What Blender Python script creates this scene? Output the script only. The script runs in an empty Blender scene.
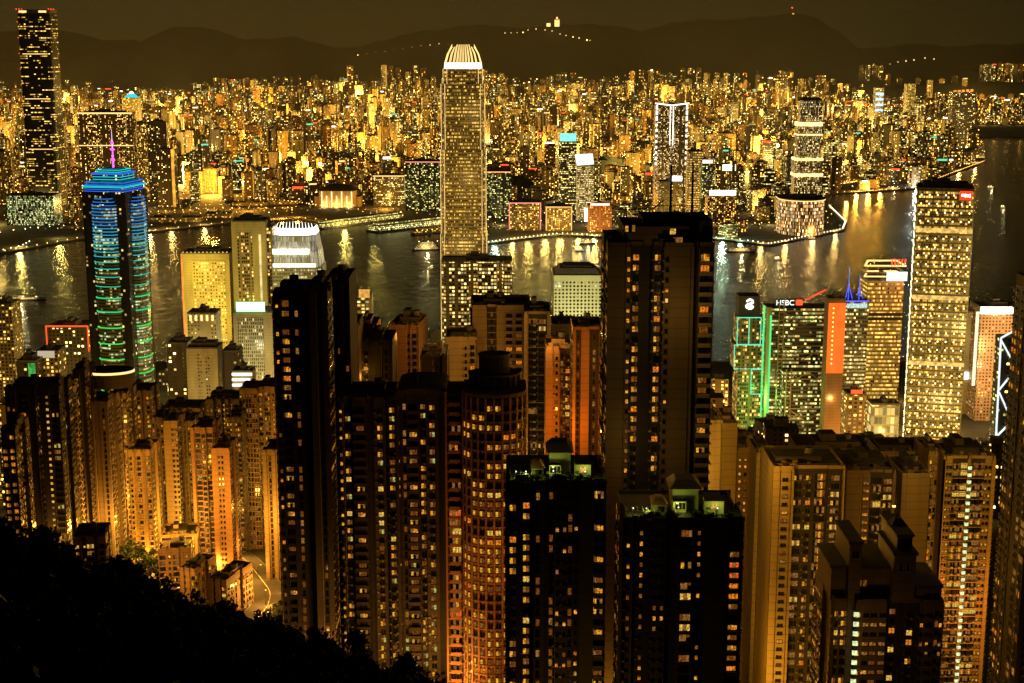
import bpy, math, random
from mathutils import Matrix, Vector
R = math.radians
rnd = random.Random(7)
sc = bpy.context.scene
COL = sc.collection

# ------------------------------------------------------------------ camera, air, light
CAMZ, PITCH, F = 420.0, R(11.5), 1500.0
cd = bpy.data.cameras.new('camera'); cam = bpy.data.objects.new('camera', cd); COL.objects.link(cam)
cd.sensor_width = 36.0; cd.lens = 36.0 * F / 1024.0; cd.clip_start = 1.0; cd.clip_end = 60000
cam.location = (0, 0, CAMZ); cam.rotation_euler = (R(90) - PITCH, 0, 0)
sc.camera = cam
sc.view_settings.view_transform = 'Standard'; sc.view_settings.look = 'None'
sc.view_settings.exposure = 0.0; sc.view_settings.gamma = 1.0
cy = sc.cycles
cy.max_bounces = 3; cy.diffuse_bounces = 1; cy.glossy_bounces = 2; cy.transmission_bounces = 2; cy.volume_bounces = 0
cy.transparent_max_bounces = 4; cy.sample_clamp_indirect = 1.0; cy.sample_clamp_direct = 0.0
cy.use_denoising = True; cy.caustics_reflective = False; cy.caustics_refractive = False
cy.blur_glossy = 1.0
try: cy.use_light_tree = True
except Exception: pass
w = bpy.data.worlds.new('World'); sc.world = w; w.use_nodes = True
nt = w.node_tree; bg = nt.nodes['Background']
tc = nt.nodes.new('ShaderNodeTexCoord'); sx = nt.nodes.new('ShaderNodeSeparateXYZ')
nt.links.new(tc.outputs['Generated'], sx.inputs[0])
cr = nt.nodes.new('ShaderNodeValToRGB'); nt.links.new(sx.outputs['Z'], cr.inputs[0])
e = cr.color_ramp.elements
e[0].position = 0.0; e[0].color = (0.036, 0.0275, 0.0070, 1)
e[1].position = 0.6; e[1].color = (0.010, 0.006, 0.002, 1)
k = e.new(0.05); k.color = (0.030, 0.0225, 0.0068, 1)
k = e.new(0.16); k.color = (0.019, 0.013, 0.0050, 1)
nz = nt.nodes.new('ShaderNodeTexNoise'); nz.inputs['Scale'].default_value = 3.0; nz.inputs['Detail'].default_value = 4
mpw = nt.nodes.new('ShaderNodeMapping'); mpw.inputs['Scale'].default_value = (1, 1, 5)
nt.links.new(tc.outputs['Generated'], mpw.inputs[0]); nt.links.new(mpw.outputs[0], nz.inputs['Vector'])
mr = nt.nodes.new('ShaderNodeMapRange'); mr.inputs[3].default_value = 0.75; mr.inputs[4].default_value = 1.25
nt.links.new(nz.outputs[0], mr.inputs[0])
# the glow of the city is stronger towards the west (left)
mx = nt.nodes.new('ShaderNodeMapRange'); mx.inputs[1].default_value = -0.4; mx.inputs[2].default_value = 0.4
mx.inputs[3].default_value = 0.50; mx.inputs[4].default_value = 0.27
nt.links.new(sx.outputs['X'], mx.inputs[0])
mm = nt.nodes.new('ShaderNodeMath'); mm.operation = 'MULTIPLY'
nt.links.new(mr.outputs[0], mm.inputs[0]); nt.links.new(mx.outputs[0], mm.inputs[1])
nt.links.new(cr.outputs[0], bg.inputs[0]); nt.links.new(mm.outputs[0], bg.inputs[1])

# ------------------------------------------------------------------ pixel helpers (layout only)
SP, CP = math.sin(PITCH), math.cos(PITCH)
def ray(px, py):
    u = (px - 512) / F; v = (341.5 - py) / F
    return u, CP + v * SP, -SP + v * CP
def at(px, py, Y):
    a, b, c = ray(px, py); return Vector((a * Y / b, Y, CAMZ + c * Y / b))
def on(px, py, z=0.0):
    a, b, c = ray(px, py); t = (z - CAMZ) / c; return Vector((a * t, b * t, z))
def proj(p):
    x, y, z = p[0], p[1], p[2] - CAMZ
    f = y * CP - z * SP; u = y * SP + z * CP
    if f < 1: return (-9999, -9999)
    return (512 + F * x / f, 341.5 - F * u / f)
def lerp(t, pts):
    if t <= pts[0][0]: return pts[0][1]
    for (a, b), (c, d) in zip(pts, pts[1:]):
        if t <= c: return b + (d - b) * (t - a) / (c - a)
    return pts[-1][1]

# ------------------------------------------------------------------ mesh builder
class MB:
    def __init__(s): s.v = []; s.f = []; s.m = []; s.uv = []; s.mats = []
    def mi(s, m):
        if m not in s.mats: s.mats.append(m)
        return s.mats.index(m)
    def face(s, pts, m, uv=None):
        n = len(s.v); s.v.extend(tuple(p) for p in pts); s.f.append(tuple(range(n, n + len(pts)))); s.m.append(s.mi(m))
        s.uv.append(uv or [(0, 0), (1, 0), (1, 1), (0, 1)][:len(pts)] + [(0, 0)] * max(0, len(pts) - 4))
    def box(s, x0, x1, y0, y1, z0, z1, m, top=None, M=None, u0=0.0, bottom=True):
        P = [Vector(p) for p in ((x0,y0,z0),(x1,y0,z0),(x1,y1,z0),(x0,y1,z0),(x0,y0,z1),(x1,y0,z1),(x1,y1,z1),(x0,y1,z1))]
        if M is not None: P = [M @ p for p in P]
        L = u0
        for a, b, l in ((0,1,x1-x0),(1,2,y1-y0),(2,3,x1-x0),(3,0,y1-y0)):
            s.face([P[a],P[b],P[b+4],P[a+4]], m, [(L,z0),(L+l,z0),(L+l,z1),(L,z1)]); L += l
        s.face([P[4],P[5],P[6],P[7]], top or m)
        if bottom: s.face([P[3],P[2],P[1],P[0]], top or m)
    def prism(s, poly, z0, z1, m, top=None, u0=0.0, scale=1.0, cap=True):
        c = Vector((sum(p[0] for p in poly) / len(poly), sum(p[1] for p in poly) / len(poly)))
        q = [(c.x + (p[0]-c.x) * scale, c.y + (p[1]-c.y) * scale) for p in poly]
        L = u0; n = len(poly)
        for i in range(n):
            a, b = poly[i], poly[(i+1) % n]; A, B = q[i], q[(i+1) % n]
            l = math.hypot(b[0]-a[0], b[1]-a[1])
            s.face([(a[0],a[1],z0),(b[0],b[1],z0),(B[0],B[1],z1),(A[0],A[1],z1)], m, [(L,z0),(L+l,z0),(L+l,z1),(L,z1)]); L += l
        if cap: s.face([(p[0],p[1],z1) for p in q], top or m)
    def bar(s, a, b, r, m, n=4, r2=None):
        a = Vector(a); b = Vector(b); d = b - a
        if d.length < 1e-5: return
        q = d.to_track_quat('Z', 'Y'); r2 = r if r2 is None else r2
        A = [a + q @ Vector((r*math.cos(2*math.pi*(i+.5)/n), r*math.sin(2*math.pi*(i+.5)/n), 0)) for i in range(n)]
        B = [b + q @ Vector((r2*math.cos(2*math.pi*(i+.5)/n), r2*math.sin(2*math.pi*(i+.5)/n), 0)) for i in range(n)]
        for i in range(n):
            j = (i+1) % n; s.face([A[i],A[j],B[j],B[i]], m)
        s.face(B, m); s.face(A[::-1], m)
    def ball(s, c, r, m, n=6, k=3, sz=1.0):
        c = Vector(c)
        ring = lambda t: [c + Vector((r*math.sin(t)*math.cos(2*math.pi*i/n), r*math.sin(t)*math.sin(2*math.pi*i/n), r*sz*math.cos(t))) for i in range(n)]
        rs = [ring(math.pi * (j + .02) / (k + .04)) for j in range(k + 1)]
        for a, b in zip(rs, rs[1:]):
            for i in range(n):
                j = (i+1) % n; s.face([a[i], b[i], b[j], a[j]], m)
    def add(s, o, M):
        n = len(s.v); s.v.extend(tuple(M @ Vector(p)) for p in o.v)
        s.f.extend(tuple(i + n for i in f) for f in o.f); mm_ = [s.mi(m) for m in o.mats]
        s.m.extend(mm_[i] for i in o.m); s.uv.extend(o.uv)
    def mesh(s, name):
        me = bpy.data.meshes.new(name); me.from_pydata(s.v, [], s.f)
        for m in s.mats: me.materials.append(m)
        me.polygons.foreach_set('material_index', s.m)
        ul = me.uv_layers.new(name='UVMap')
        ul.data.foreach_set('uv', [c for f, u in zip(s.f, s.uv) for q in u[:len(f)] for c in q])
        me.update(); return me
    def build(s, name, parent=None, loc=None, rz=0.0, smooth=False):
        me = s.mesh(name)
        if smooth: me.polygons.foreach_set('use_smooth', [True] * len(me.polygons))
        return link(name, me, parent, loc, rz)
def link(name, data, parent=None, loc=None, rz=0.0):
    o = bpy.data.objects.new(name, data); COL.objects.link(o)
    if parent: o.parent = parent
    if loc is not None: o.location = loc
    if rz: o.rotation_euler = (0, 0, rz)
    return o
def tag(o, label=None, cat=None, group=None, kind=None):
    for k_, v_ in (('label', label), ('category', cat), ('group', group), ('kind', kind)):
        if v_: o[k_] = v_
    return o
def thing(name, label, cat, loc, rz=0.0, group=None):
    return tag(link(name, None, None, loc, rz), label, cat, group)

# ------------------------------------------------------------------ materials
def pmat(name, col, rough=0.7, var=0.15, scale=0.15, metal=0.0):
    m = bpy.data.materials.new(name); m.use_nodes = True; n = m.node_tree; b = n.nodes['Principled BSDF']
    b.inputs['Roughness'].default_value = rough; b.inputs['Metallic'].default_value = metal
    g = n.nodes.new('ShaderNodeNewGeometry'); t = n.nodes.new('ShaderNodeTexNoise'); t.inputs['Scale'].default_value = scale; t.inputs['Detail'].default_value = 5
    mp = n.nodes.new('ShaderNodeMapping'); mp.inputs['Scale'].default_value = (1, 1, 0.25)
    n.links.new(g.outputs['Position'], mp.inputs[0]); n.links.new(mp.outputs[0], t.inputs['Vector'])
    r = n.nodes.new('ShaderNodeValToRGB'); r.color_ramp.elements[0].position = .3; r.color_ramp.elements[1].position = .7
    r.color_ramp.elements[0].color = (*[c * (1 - var) for c in col], 1); r.color_ramp.elements[1].color = (*[min(1, c * (1 + var)) for c in col], 1)
    n.links.new(t.outputs[0], r.inputs[0]); n.links.new(r.outputs[0], b.inputs['Base Color'])
    return m
def wallmat(name, col, floor=3.1, line=0.12, rough=0.75):
    """painted or tiled concrete with construction joints at the floors, rain streaks"""
    m = pmat(name, col, rough, 0.22, 0.12); n = m.node_tree; b = n.nodes['Principled BSDF']
    r = [x for x in n.nodes if x.type == 'VALTORGB'][0]
    uv = n.nodes.new('ShaderNodeUVMap'); s = n.nodes.new('ShaderNodeSeparateXYZ'); n.links.new(uv.outputs[0], s.inputs[0])
    def M(op, a, b_=None):
        q = n.nodes.new('ShaderNodeMath'); q.operation = op
        for i, x in enumerate((a, b_)):
            if x is None: continue
            if isinstance(x, (int, float)): q.inputs[i].default_value = x
            else: n.links.new(x, q.inputs[i])
        return q.outputs[0]
    fr = M('FRACT', M('DIVIDE', s.outputs[1], floor)); ln = M('LESS_THAN', fr, line)
    fx = M('FRACT', M('DIVIDE', s.outputs[0], 2.4)); lx = M('MULTIPLY', M('LESS_THAN', fx, 0.04), 0.5)
    k_ = M('SUBTRACT', 1.0, M('MULTIPLY', M('MAXIMUM', ln, lx), 0.3))
    v = n.nodes.new('ShaderNodeVectorMath'); v.operation = 'SCALE'
    n.links.new(r.outputs[0], v.inputs[0]); n.links.new(k_, v.inputs['Scale']); n.links.new(v.outputs[0], b.inputs['Base Color'])
    return m
def emat(name, col, s, var=0.0, scale=1.3):
    m = bpy.data.materials.new(name); m.use_nodes = True; n = m.node_tree; n.nodes.clear()
    o = n.nodes.new('ShaderNodeOutputMaterial'); e_ = n.nodes.new('ShaderNodeEmission')
    e_.inputs[0].default_value = (*col, 1); e_.inputs[1].default_value = s; n.links.new(e_.outputs[0], o.inputs[0])
    if var:
        g = n.nodes.new('ShaderNodeNewGeometry'); t = n.nodes.new('ShaderNodeTexNoise'); t.inputs['Scale'].default_value = scale; t.inputs['Detail'].default_value = 2
        n.links.new(g.outputs['Position'], t.inputs['Vector'])
        r = n.nodes.new('ShaderNodeMapRange'); r.inputs[1].default_value = .35; r.inputs[2].default_value = .65
        r.inputs[3].default_value = s * (1 - var); r.inputs[4].default_value = s * (1 + var)
        n.links.new(t.outputs[0], r.inputs[0]); n.links.new(r.outputs[0], e_.inputs[1])
    m.cycles.emission_sampling = 'NONE'
    return m
def facade(name, wall, cw=3.0, ch=3.1, fw=.6, fh=.55, lit=.35, cA=(1,.42,.06), cB=(1,.7,.22), S=2.0, floorlit=0.0,
           blank=.2, glass=(.02,.02,.018), rough=.7, power=2.2, spot=0.0, base=0.0, vary=0.0):
    """curtain wall or tower face: a grid of windows in metres, each lit or dark on its own"""
    m = bpy.data.materials.new(name); m.use_nodes = True; n = m.node_tree; b = n.nodes['Principled BSDF']
    def M(op, a, b_=None, c_=None):
        q = n.nodes.new('ShaderNodeMath'); q.operation = op
        for i, x in enumerate((a, b_, c_)):
            if x is None: continue
            if isinstance(x, (int, float)): q.inputs[i].default_value = x
            else: n.links.new(x, q.inputs[i])
        return q.outputs[0]
    uv = n.nodes.new('ShaderNodeUVMap'); s = n.nodes.new('ShaderNodeSeparateXYZ'); n.links.new(uv.outputs[0], s.inputs[0])
    U = M('DIVIDE', s.outputs[0], cw); V = M('DIVIDE', s.outputs[1], ch)
    fu, fv = M('FLOOR', U), M('FLOOR', V); ru, rv = M('FRACT', U), M('FRACT', V)
    def WN(a, b_, off):
        c = n.nodes.new('ShaderNodeCombineXYZ'); n.links.new(a, c.inputs[0]) if a is not None else None
        if b_ is not None: n.links.new(b_, c.inputs[1])
        c.inputs[2].default_value = off
        t = n.nodes.new('ShaderNodeTexWhiteNoise'); t.noise_dimensions = '3D'; n.links.new(c.outputs[0], t.inputs['Vector']); return t
    mu = M('MULTIPLY', M('GREATER_THAN', ru, (1-fw)/2), M('LESS_THAN', ru, (1+fw)/2))
    mv = M('MULTIPLY', M('GREATER_THAN', rv, (1-fh)/2), M('LESS_THAN', rv, (1+fh)/2))
    win = M('MULTIPLY', mu, mv)
    if blank: win = M('MULTIPLY', win, M('GREATER_THAN', WN(fu, None, 3.3).outputs['Value'], blank))
    w1 = WN(fu, fv, 1.7); val = w1.outputs['Value']
    lm = M('LESS_THAN', val, lit)
    if floorlit:
        big = M('FLOOR', M('DIVIDE', U, 7.0))
        lm = M('MAXIMUM', lm, M('MULTIPLY', M('LESS_THAN', WN(big, fv, 9.1).outputs['Value'], floorlit), M('LESS_THAN', WN(fu, fv, 4.4).outputs['Value'], .85)))
    w2 = WN(fu, fv, 6.2); br = M('ADD', M('MULTIPLY', M('POWER', w2.outputs['Value'], power), S), S * .12)
    cz = n.nodes.new('ShaderNodeCombineXYZ'); n.links.new(M('DIVIDE', s.outputs[0], 140.0), cz.inputs[0])
    tv = n.nodes.new('ShaderNodeTexNoise'); tv.inputs['Scale'].default_value = 1.0; tv.inputs['Detail'].default_value = 1; n.links.new(cz.outputs[0], tv.inputs['Vector'])
    vm = n.nodes.new('ShaderNodeMapRange'); vm.inputs[1].default_value = .35; vm.inputs[2].default_value = .65; vm.inputs[3].default_value = 1 - vary; vm.inputs[4].default_value = 1 + vary
    n.links.new(tv.outputs[0], vm.inputs[0])
    em = M('MULTIPLY', M('MULTIPLY', M('MULTIPLY', win, lm), br), vm.outputs[0])
    if spot:
        du = M('SUBTRACT', ru, .5); dv = M('SUBTRACT', rv, .5)
        d2 = M('ADD', M('POWER', du, 2), M('POWER', dv, 2))
        em = M('ADD', em, M('MULTIPLY', M('LESS_THAN', d2, .016), spot))
    mixc = n.nodes.new('ShaderNodeMix'); mixc.data_type = 'RGBA'; n.links.new(WN(fu, fv, 2.9).outputs['Value'], mixc.inputs[0])
    mixc.inputs[6].default_value = (*cA, 1); mixc.inputs[7].default_value = (*cB, 1)
    t = n.nodes.new('ShaderNodeTexNoise'); t.inputs['Scale'].default_value = .06; t.inputs['Detail'].default_value = 4; n.links.new(uv.outputs[0], t.inputs['Vector'])
    wr = n.nodes.new('ShaderNodeMix'); wr.data_type = 'RGBA'; n.links.new(t.outputs[0], wr.inputs[0])
    wr.inputs[6].default_value = (*[c*.6 for c in wall], 1); wr.inputs[7].default_value = (*[min(1, c*1.35) for c in wall], 1)
    bc = n.nodes.new('ShaderNodeMix'); bc.data_type = 'RGBA'; n.links.new(win, bc.inputs[0]); n.links.new(wr.outputs[2], bc.inputs[6])
    bc.inputs[7].default_value = (*glass, 1); n.links.new(bc.outputs[2], b.inputs['Base Color'])
    n.links.new(M('SUBTRACT', rough, M('MULTIPLY', win, rough - .2)), b.inputs['Roughness'])
    n.links.new(mixc.outputs[2], b.inputs['Emission Color']); n.links.new(em, b.inputs['Emission Strength'])
    m.cycles.emission_sampling = 'NONE'
    return m

roofm = pmat('roofing_felt', (.035,.030,.024), .9, .4, .3)
roofl = pmat('roof_concrete', (.16,.14,.11), .85, .3, .3)
metal = pmat('grey_metal', (.22,.20,.17), .45, .2, .5, .6)
darkm = pmat('dark_metal', (.02,.018,.016), .5, .2, .5)
soil = pmat('dark_soil', (.03,.027,.016), .95, .4, .08)
asphalt = pmat('asphalt', (.05,.048,.044), .85, .3, .05)
paving = pmat('quay_paving', (.20,.18,.14), .8, .3, .05)
bark = pmat('bark', (.05,.035,.022), .9, .3, 2)
leafA = pmat('leaf_dark', (.028,.040,.012), .7, .45, .5)
leafB = pmat('leaf_mid', (.055,.075,.020), .7, .4, .5)
hillm = pmat('hill_scrub', (.030,.032,.014), .95, .5, .006)

SOD, GOLD, PALE, WARM = (1,.36,.04), (1,.58,.13), (1,.80,.42), (1,.47,.10)
lampm = emat('sodium_lamp', (1,.50,.08), 7.0)
lampw = emat('white_lamp', (1,.82,.48), 8.0)
whitel = emat('white_floodlight', (1,.93,.78), 2.6, .15, .2)
white2 = emat('sign_white', (.95,1,.92), 1.7, .08, .3)
goldl = emat('gold_light_strip', (1,.66,.22), 1.7)
redl = emat('red_neon', (1,.07,.02), 2.4)
pinkl = emat('rose_neon', (1,.30,.20), 1.3)
orangel = emat('orange_surface_glow', (1,.13,.015), 1.5, .12, .1)  # orange light on a surface, put into the material as emission
magl = emat('magenta_neon', (.95,.10,.85), 2.2)
greenl = emat('green_neon', (.10,.95,.22), 1.1)
mintl = emat('mint_neon', (.20,.95,.50), 1.0)
tealm = emat('teal_neon', (.02,.75,.72), 1.1)
bluel = emat('blue_neon', (.03,.16,.95), 1.2)
violetl = emat('violet_light', (.12,.10,1), 1.4)

def plight(p, power, col=SOD, r=1.0, name='lamp_and_fill_source', parent=None, spec=1.0):  # serves real lamps and also added fill lights that have no fixture
    l = bpy.data.lights.new(name, 'POINT'); l.energy = power; l.color = col; l.shadow_soft_size = r; l.specular_factor = spec
    return link(name, l, parent, p)

# ------------------------------------------------------------------ terrain of the island side
SIL = [(-120,490),(0,520),(60,541),(120,562),(170,580),(240,604),(300,628),(345,645),(400,668),(450,705),(520,800)]
def hkz(X, Y):
    val = lerp(Y, [(0,420),(300,262),(420,214),(550,172),(700,146),(900,108),(1100,56),(1350,14),(1500,6),(1915,4),(1935,-6)])
    if Y < 420:
        px = 512 + F * .955 * X / max(Y, 1); s = lerp(px, SIL)
        t = math.tan(PITCH + math.atan((s - 341.5) / F))
        z = 410 - Y * t if Y < 235 else 410 - 235 * t - (Y - 235) * .78
        val = max(z, val if Y > 330 else z)
    if 380 < Y < 1000: val -= 42 * min(1, max(0, (X - 60) / 110)) * min(1, (Y-380)/80) * min(1, (1000-Y)/150)
    return val + math.sin(X * .05) * math.sin(Y * .045) * (1.5 if Y < 1300 else .2)
def grid(name, xs, ys, zf, mat, smooth=True):
    vs = [(x, y, zf(x, y)) for y in ys for x in xs]; nx = len(xs)
    fs = [(j*nx+i, j*nx+i+1, (j+1)*nx+i+1, (j+1)*nx+i) for j in range(len(ys)-1) for i in range(nx-1)]
    me = bpy.data.meshes.new(name); me.from_pydata(vs, [], fs); me.materials.append(mat)
    if smooth: me.polygons.foreach_set('use_smooth', [True] * len(fs))
    return tag(link(name, me), kind='structure')
ys = [-40, 0] + [10 + 10*i for i in range(60)] + [640 + 40*i for i in range(32)] + [1905, 1915, 1922, 1930, 1938]
ys = sorted(set(ys)); ys = [y for y in ys if y <= 1938]
grid('hillside_ground', [-1500 + 20*i for i in range(151)], ys, hkz, soil)

# harbour water: dark, rippled, glossy
wm = bpy.data.materials.new('harbour_water'); wm.use_nodes = True; n = wm.node_tree; b = n.nodes['Principled BSDF']
b.inputs['Base Color'].default_value = (.010,.009,.006,1); b.inputs['Roughness'].default_value = .2; b.inputs['IOR'].default_value = 1.33
b.inputs['Specular IOR Level'].default_value = .5
g = n.nodes.new('ShaderNodeNewGeometry'); mp = n.nodes.new('ShaderNodeMapping'); mp.inputs['Scale'].default_value = (.055,.030,.02); mp.inputs['Rotation'].default_value = (0,0,.12)
t1 = n.nodes.new('ShaderNodeTexNoise'); t1.inputs['Scale'].default_value = 1.0; t1.inputs['Detail'].default_value = 6; t1.inputs['Roughness'].default_value = .62
n.links.new(g.outputs['Position'], mp.inputs[0]); n.links.new(mp.outputs[0], t1.inputs['Vector'])
bp = n.nodes.new('ShaderNodeBump'); bp.inputs['Strength'].default_value = .8; bp.inputs['Distance'].default_value = 3.2
n.links.new(t1.outputs[0], bp.inputs['Height']); n.links.new(bp.outputs[0], b.inputs['Normal'])
W = MB(); W.face([(-14000,1500,0),(14000,1500,0),(14000,16000,0),(-14000,16000,0)], wm)
tag(W.build('harbour_water'), kind='structure')

# Kowloon peninsula
coastpx = [(-260,284),(0,252),(80,238),(150,231),(230,222),(300,218),(340,221),(430,221),(487,243),(560,234),(600,236),(720,239),(770,245),(843,230),(846,222),
           (828,205),(832,193),(870,191),(915,188),(950,174),(985,161),(985,152),(950,146),(925,142),(905,138),(900,130),(940,127),(1300,126)]
coast = [on(x, y, 3) for x, y in coastpx]
poly = [(p.x, p.y) for p in coast] + [(9000, coast[-1].y), (9000, 12500), (-9000, 12500), (-9000, coast[0].y)]
def inside(x, y, P=poly):
    c = False; j = len(P) - 1
    for i in range(len(P)):
        (xi, yi), (xj, yj) = P[i], P[j]
        if (yi > y) != (yj > y) and x < (xj - xi) * (y - yi) / (yj - yi) + xi: c = not c
        j = i
    return c
def landmass(name, P, z, m):
    from mathutils.geometry import tessellate_polygon
    me = bpy.data.meshes.new(name); n_ = len(P)
    vs = [(x, y, z) for x, y in P] + [(x, y, -4) for x, y in P]
    fs = [tuple(t) for t in tessellate_polygon([[Vector((x, y, 0)) for x, y in P]])]
    out = []
    for t in fs:
        a, b_, c = (Vector(vs[i]) for i in t)
        out.append(t if (b_ - a).cross(c - a).z > 0 else t[::-1])
    out += [(i, (i+1) % n_, n_ + (i+1) % n_, n_ + i)[::-1] for i in range(n_)]
    me.from_pydata(vs, [], out); me.materials.append(m); return tag(link(name, me), kind='structure')
citym = pmat('city_asphalt', (.07,.06,.05), .85, .35, .02)
landmass('peninsula_ground', poly, 3.0, citym)
def bw(name, pts, wd, z, m):
    P = [on(x, y, z) for x, y in pts]; L = [(p.x, p.y - wd/2) for p in P] + [(p.x, p.y + wd/2) for p in reversed(P)]
    return landmass(name, L, z, m)
bw('breakwater_ground', [(-60,258),(0,251),(22,246),(34,240)], 26, 4.0, pmat('breakwater_stone', (.12,.11,.09), .9, .4, .1))

MOUNDS = [(on(315,116,20),330,50,75),(on(800,0.1+118,20),10,10,5),(on(985,97,60),900,260,95),(on(470,119,20),300,80,55),(on(600,172,3),230,90,34),(on(640,84,90),500,200,60),(on(930,97,40),260,120,30),(on(395,122,20),160,60,40)]
def kz(x, y):
    z = lerp(y, [(6400,3),(7600,14),(9000,50),(9600,74),(10000,100)])
    for c, rx, ry, h in MOUNDS:
        d = ((x-c.x)/rx)**2 + ((y-c.y)/ry)**2
        if d < 4: z += h * math.exp(-d * 1.3)
    return z
# wooded knolls between the streets and the rising ground behind them
grid('northern_slope_ground', [-4600 + 80*i for i in range(116)], [6380 + 55*i for i in range(64)], lambda x, y: kz(x, y) + .6, hillm)
def knoll(c, rx, ry, h):
    P = MB(); N = 28
    rs = [[(c.x + rx*1.5*r_*math.cos(a), c.y + ry*1.5*r_*math.sin(a), 2 + h*math.exp(-(1.5*r_)**2*1.1)*(1+.25*math.sin(a*5+r_*9)) - (4 if r_ == 1 else 0)) for a in [2*math.pi*i/N for i in range(N)]] for r_ in (1,.8,.62,.45,.3,.15,.02)]
    for a, b_ in zip(rs, rs[1:]):
        for i in range(N):
            j = (i+1) % N; P.face([a[i],a[j],b_[j],b_[i]], hillm)
    tag(P.build('wooded_knoll_hill', smooth=True), kind='structure')
knoll(on(600,172,3), 240, 90, 42); knoll(on(517,190,3), 70, 50, 34); knoll(on(22,128,3), 260, 90, 40)

# mountains
def ridge(name, prof, Y, back, base, m, seed, depth=2400):
    r_ = random.Random(seed); ph = [r_.uniform(0, 6.28) for _ in range(12)]
    def top(x, y):
        px = 512 + F * x / Y
        return at(512, lerp(px, prof), Y).z
    def zf(x, y):
        t = (y - (Y - depth)) / depth
        T = top(x, y)
        if t <= 1: s = max(0, t); s = s*s*(3-2*s)
        else: s = max(0, 1 - (y - Y) / back)
        nn = sum(math.sin(x*.0011*(k_+1)*1.7 + ph[k_]) * math.sin(y*.0013*(k_+1)*1.6 + ph[-k_-1]) / (k_+1) for k_ in range(6))
        fine = sum(math.sin(x*.011*(k_+1) + ph[k_]) / (k_+1) for k_ in range(4))
        return base + (T - base) * s * (1 + nn * .25 * (1 - s)) + (fine * 7 + 9*math.sin(x*.0043+ph[1]) + 6*math.sin(x*.0087+ph[2])) * s
    hw = int(Y * .42)
    return grid(name, [-hw + i * hw/110 for i in range(221)], [Y - depth + i*depth/24 for i in range(25)] + [Y + back*i/6 for i in range(1, 7)], zf, m)
hill2 = pmat('mountain_scrub', (.020,.019,.009), .95, .5, .002)
ridge('mountain_range_hills', [(-200,60),(60,66),(100,55),(130,46),(160,34),(178,29),(200,28),(228,31),(250,40),(268,41),(300,37),(325,42),(340,47),(365,45),(400,36),(440,31),(462,26),(480,24),(505,29),(530,27),(545,23),(562,22),(580,24),(610,27),(640,30),(665,25),(700,20),(730,18),(760,15),(775,13),(792,12),(806,16),(820,27),(835,38),(850,50),(866,58),(890,66),(1300,70)], 10600, 1800, 44, hill2, 3, 1500)
ridge('far_mountain_hills', [(-200,40),(40,31),(60,30),(95,35),(115,38),(140,40),(170,52),(250,60),(800,70),(850,48),(900,44),(960,47),(1024,40),(1300,45)], 14500, 1500, 60, hill2, 9, 1800)

# ------------------------------------------------------------------ the far city
YEL, GRN = (1,.66,.13), (1,.84,.30)
f_gold = facade('tower_face_gold', (.34,.25,.11), 3.7, 3.5, .55, .55, .34, (1,.50,.07), YEL, 6.6, blank=.22, power=3, vary=.8)
f_amber = facade('tower_face_amber', (.36,.22,.09), 4.3, 3.7, .5, .55, .30, SOD, (1,.58,.09), 6.6, blank=.24, power=3, vary=.8)
f_pale = facade('tower_face_pale', (.42,.34,.18), 3.5, 3.4, .55, .5, .36, YEL, GRN, 5.6, blank=.24, power=3, vary=.8)
f_dark = facade('tower_face_dark', (.09,.065,.035), 4.4, 4.0, .5, .5, .20, WARM, GRN, 6.5, blank=.25, power=3, vary=.8)
f_off = facade('office_face_banded', (.15,.12,.06), 2.6, 4.2, .9, .45, .2, YEL, GRN, 3.4, floorlit=.28, blank=0, vary=.7)
f_old = facade('old_block_face', (.38,.26,.12), 4.6, 3.8, .5, .5, .40, (1,.5,.06), YEL, 7.2, blank=.15, power=3, vary=.8)
FM = [f_gold, f_amber, f_pale, f_dark, f_off, f_old]; FN = ['gold-lit','amber-lit','pale','dark','office-banded','old low-rise']
def far_tower(mb, x, y, z0, w_, d_, h, rz, m, u0, r_, ox=0, oy=0):
    k0 = len(mb.uv); fs = min(1.0, 3300.0 / y)
    M = Matrix.Translation((x - ox, y - oy, 0)) @ Matrix.Rotation(rz, 4, 'Z')
    def P(poly_, a, b_, mm_, uo=0):
        q = [(M @ Vector((p[0], p[1], 0)))[:2] for p in poly_]; mb.prism(q, a, b_, mm_, roofm, u0 + uo)
    W2, D2 = w_/2, d_/2
    if h > 55 and w_ > 16 and r_.random() < .65:
        c, e_ = W2 * .38, D2 * .38
        P([(-c,-D2),(c,-D2),(c,-e_),(W2,-e_),(W2,e_),(c,e_),(c,D2),(-c,D2),(-c,e_),(-W2,e_),(-W2,-e_),(-c,-e_)], z0, z0 + h, m)
    else: P([(-W2,-D2),(W2,-D2),(W2,D2),(-W2,D2)], z0, z0 + h, m)
    k_ = r_.uniform(.25,.5)
    P([(-W2*k_,-D2*k_),(W2*k_,-D2*k_),(W2*k_,D2*k_),(-W2*k_,D2*k_)], z0 + h + .01, z0 + h + r_.uniform(3, 7), roofl)
    if r_.random() < .1: P([(-1,-1),(1,-1),(1,1),(-1,1)], z0+h+3, z0+h+r_.uniform(9, 18), roofl)
    if r_.random() < .09:
        c_ = r_.choice([redl, lampw, goldl, goldl, whitel, redl, mintl]); s_ = r_.uniform(.4,.9)
        P([(-W2*s_,-D2-.6),(W2*s_,-D2-.6),(W2*s_,-D2-.15),(-W2*s_,-D2-.15)], z0 + h - r_.uniform(3,5), z0 + h + r_.uniform(-1,2), c_)
    for i in range(k0, len(mb.uv)): mb.uv[i] = [(a * fs, b_ * fs) for a, b_ in mb.uv[i]]
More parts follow.
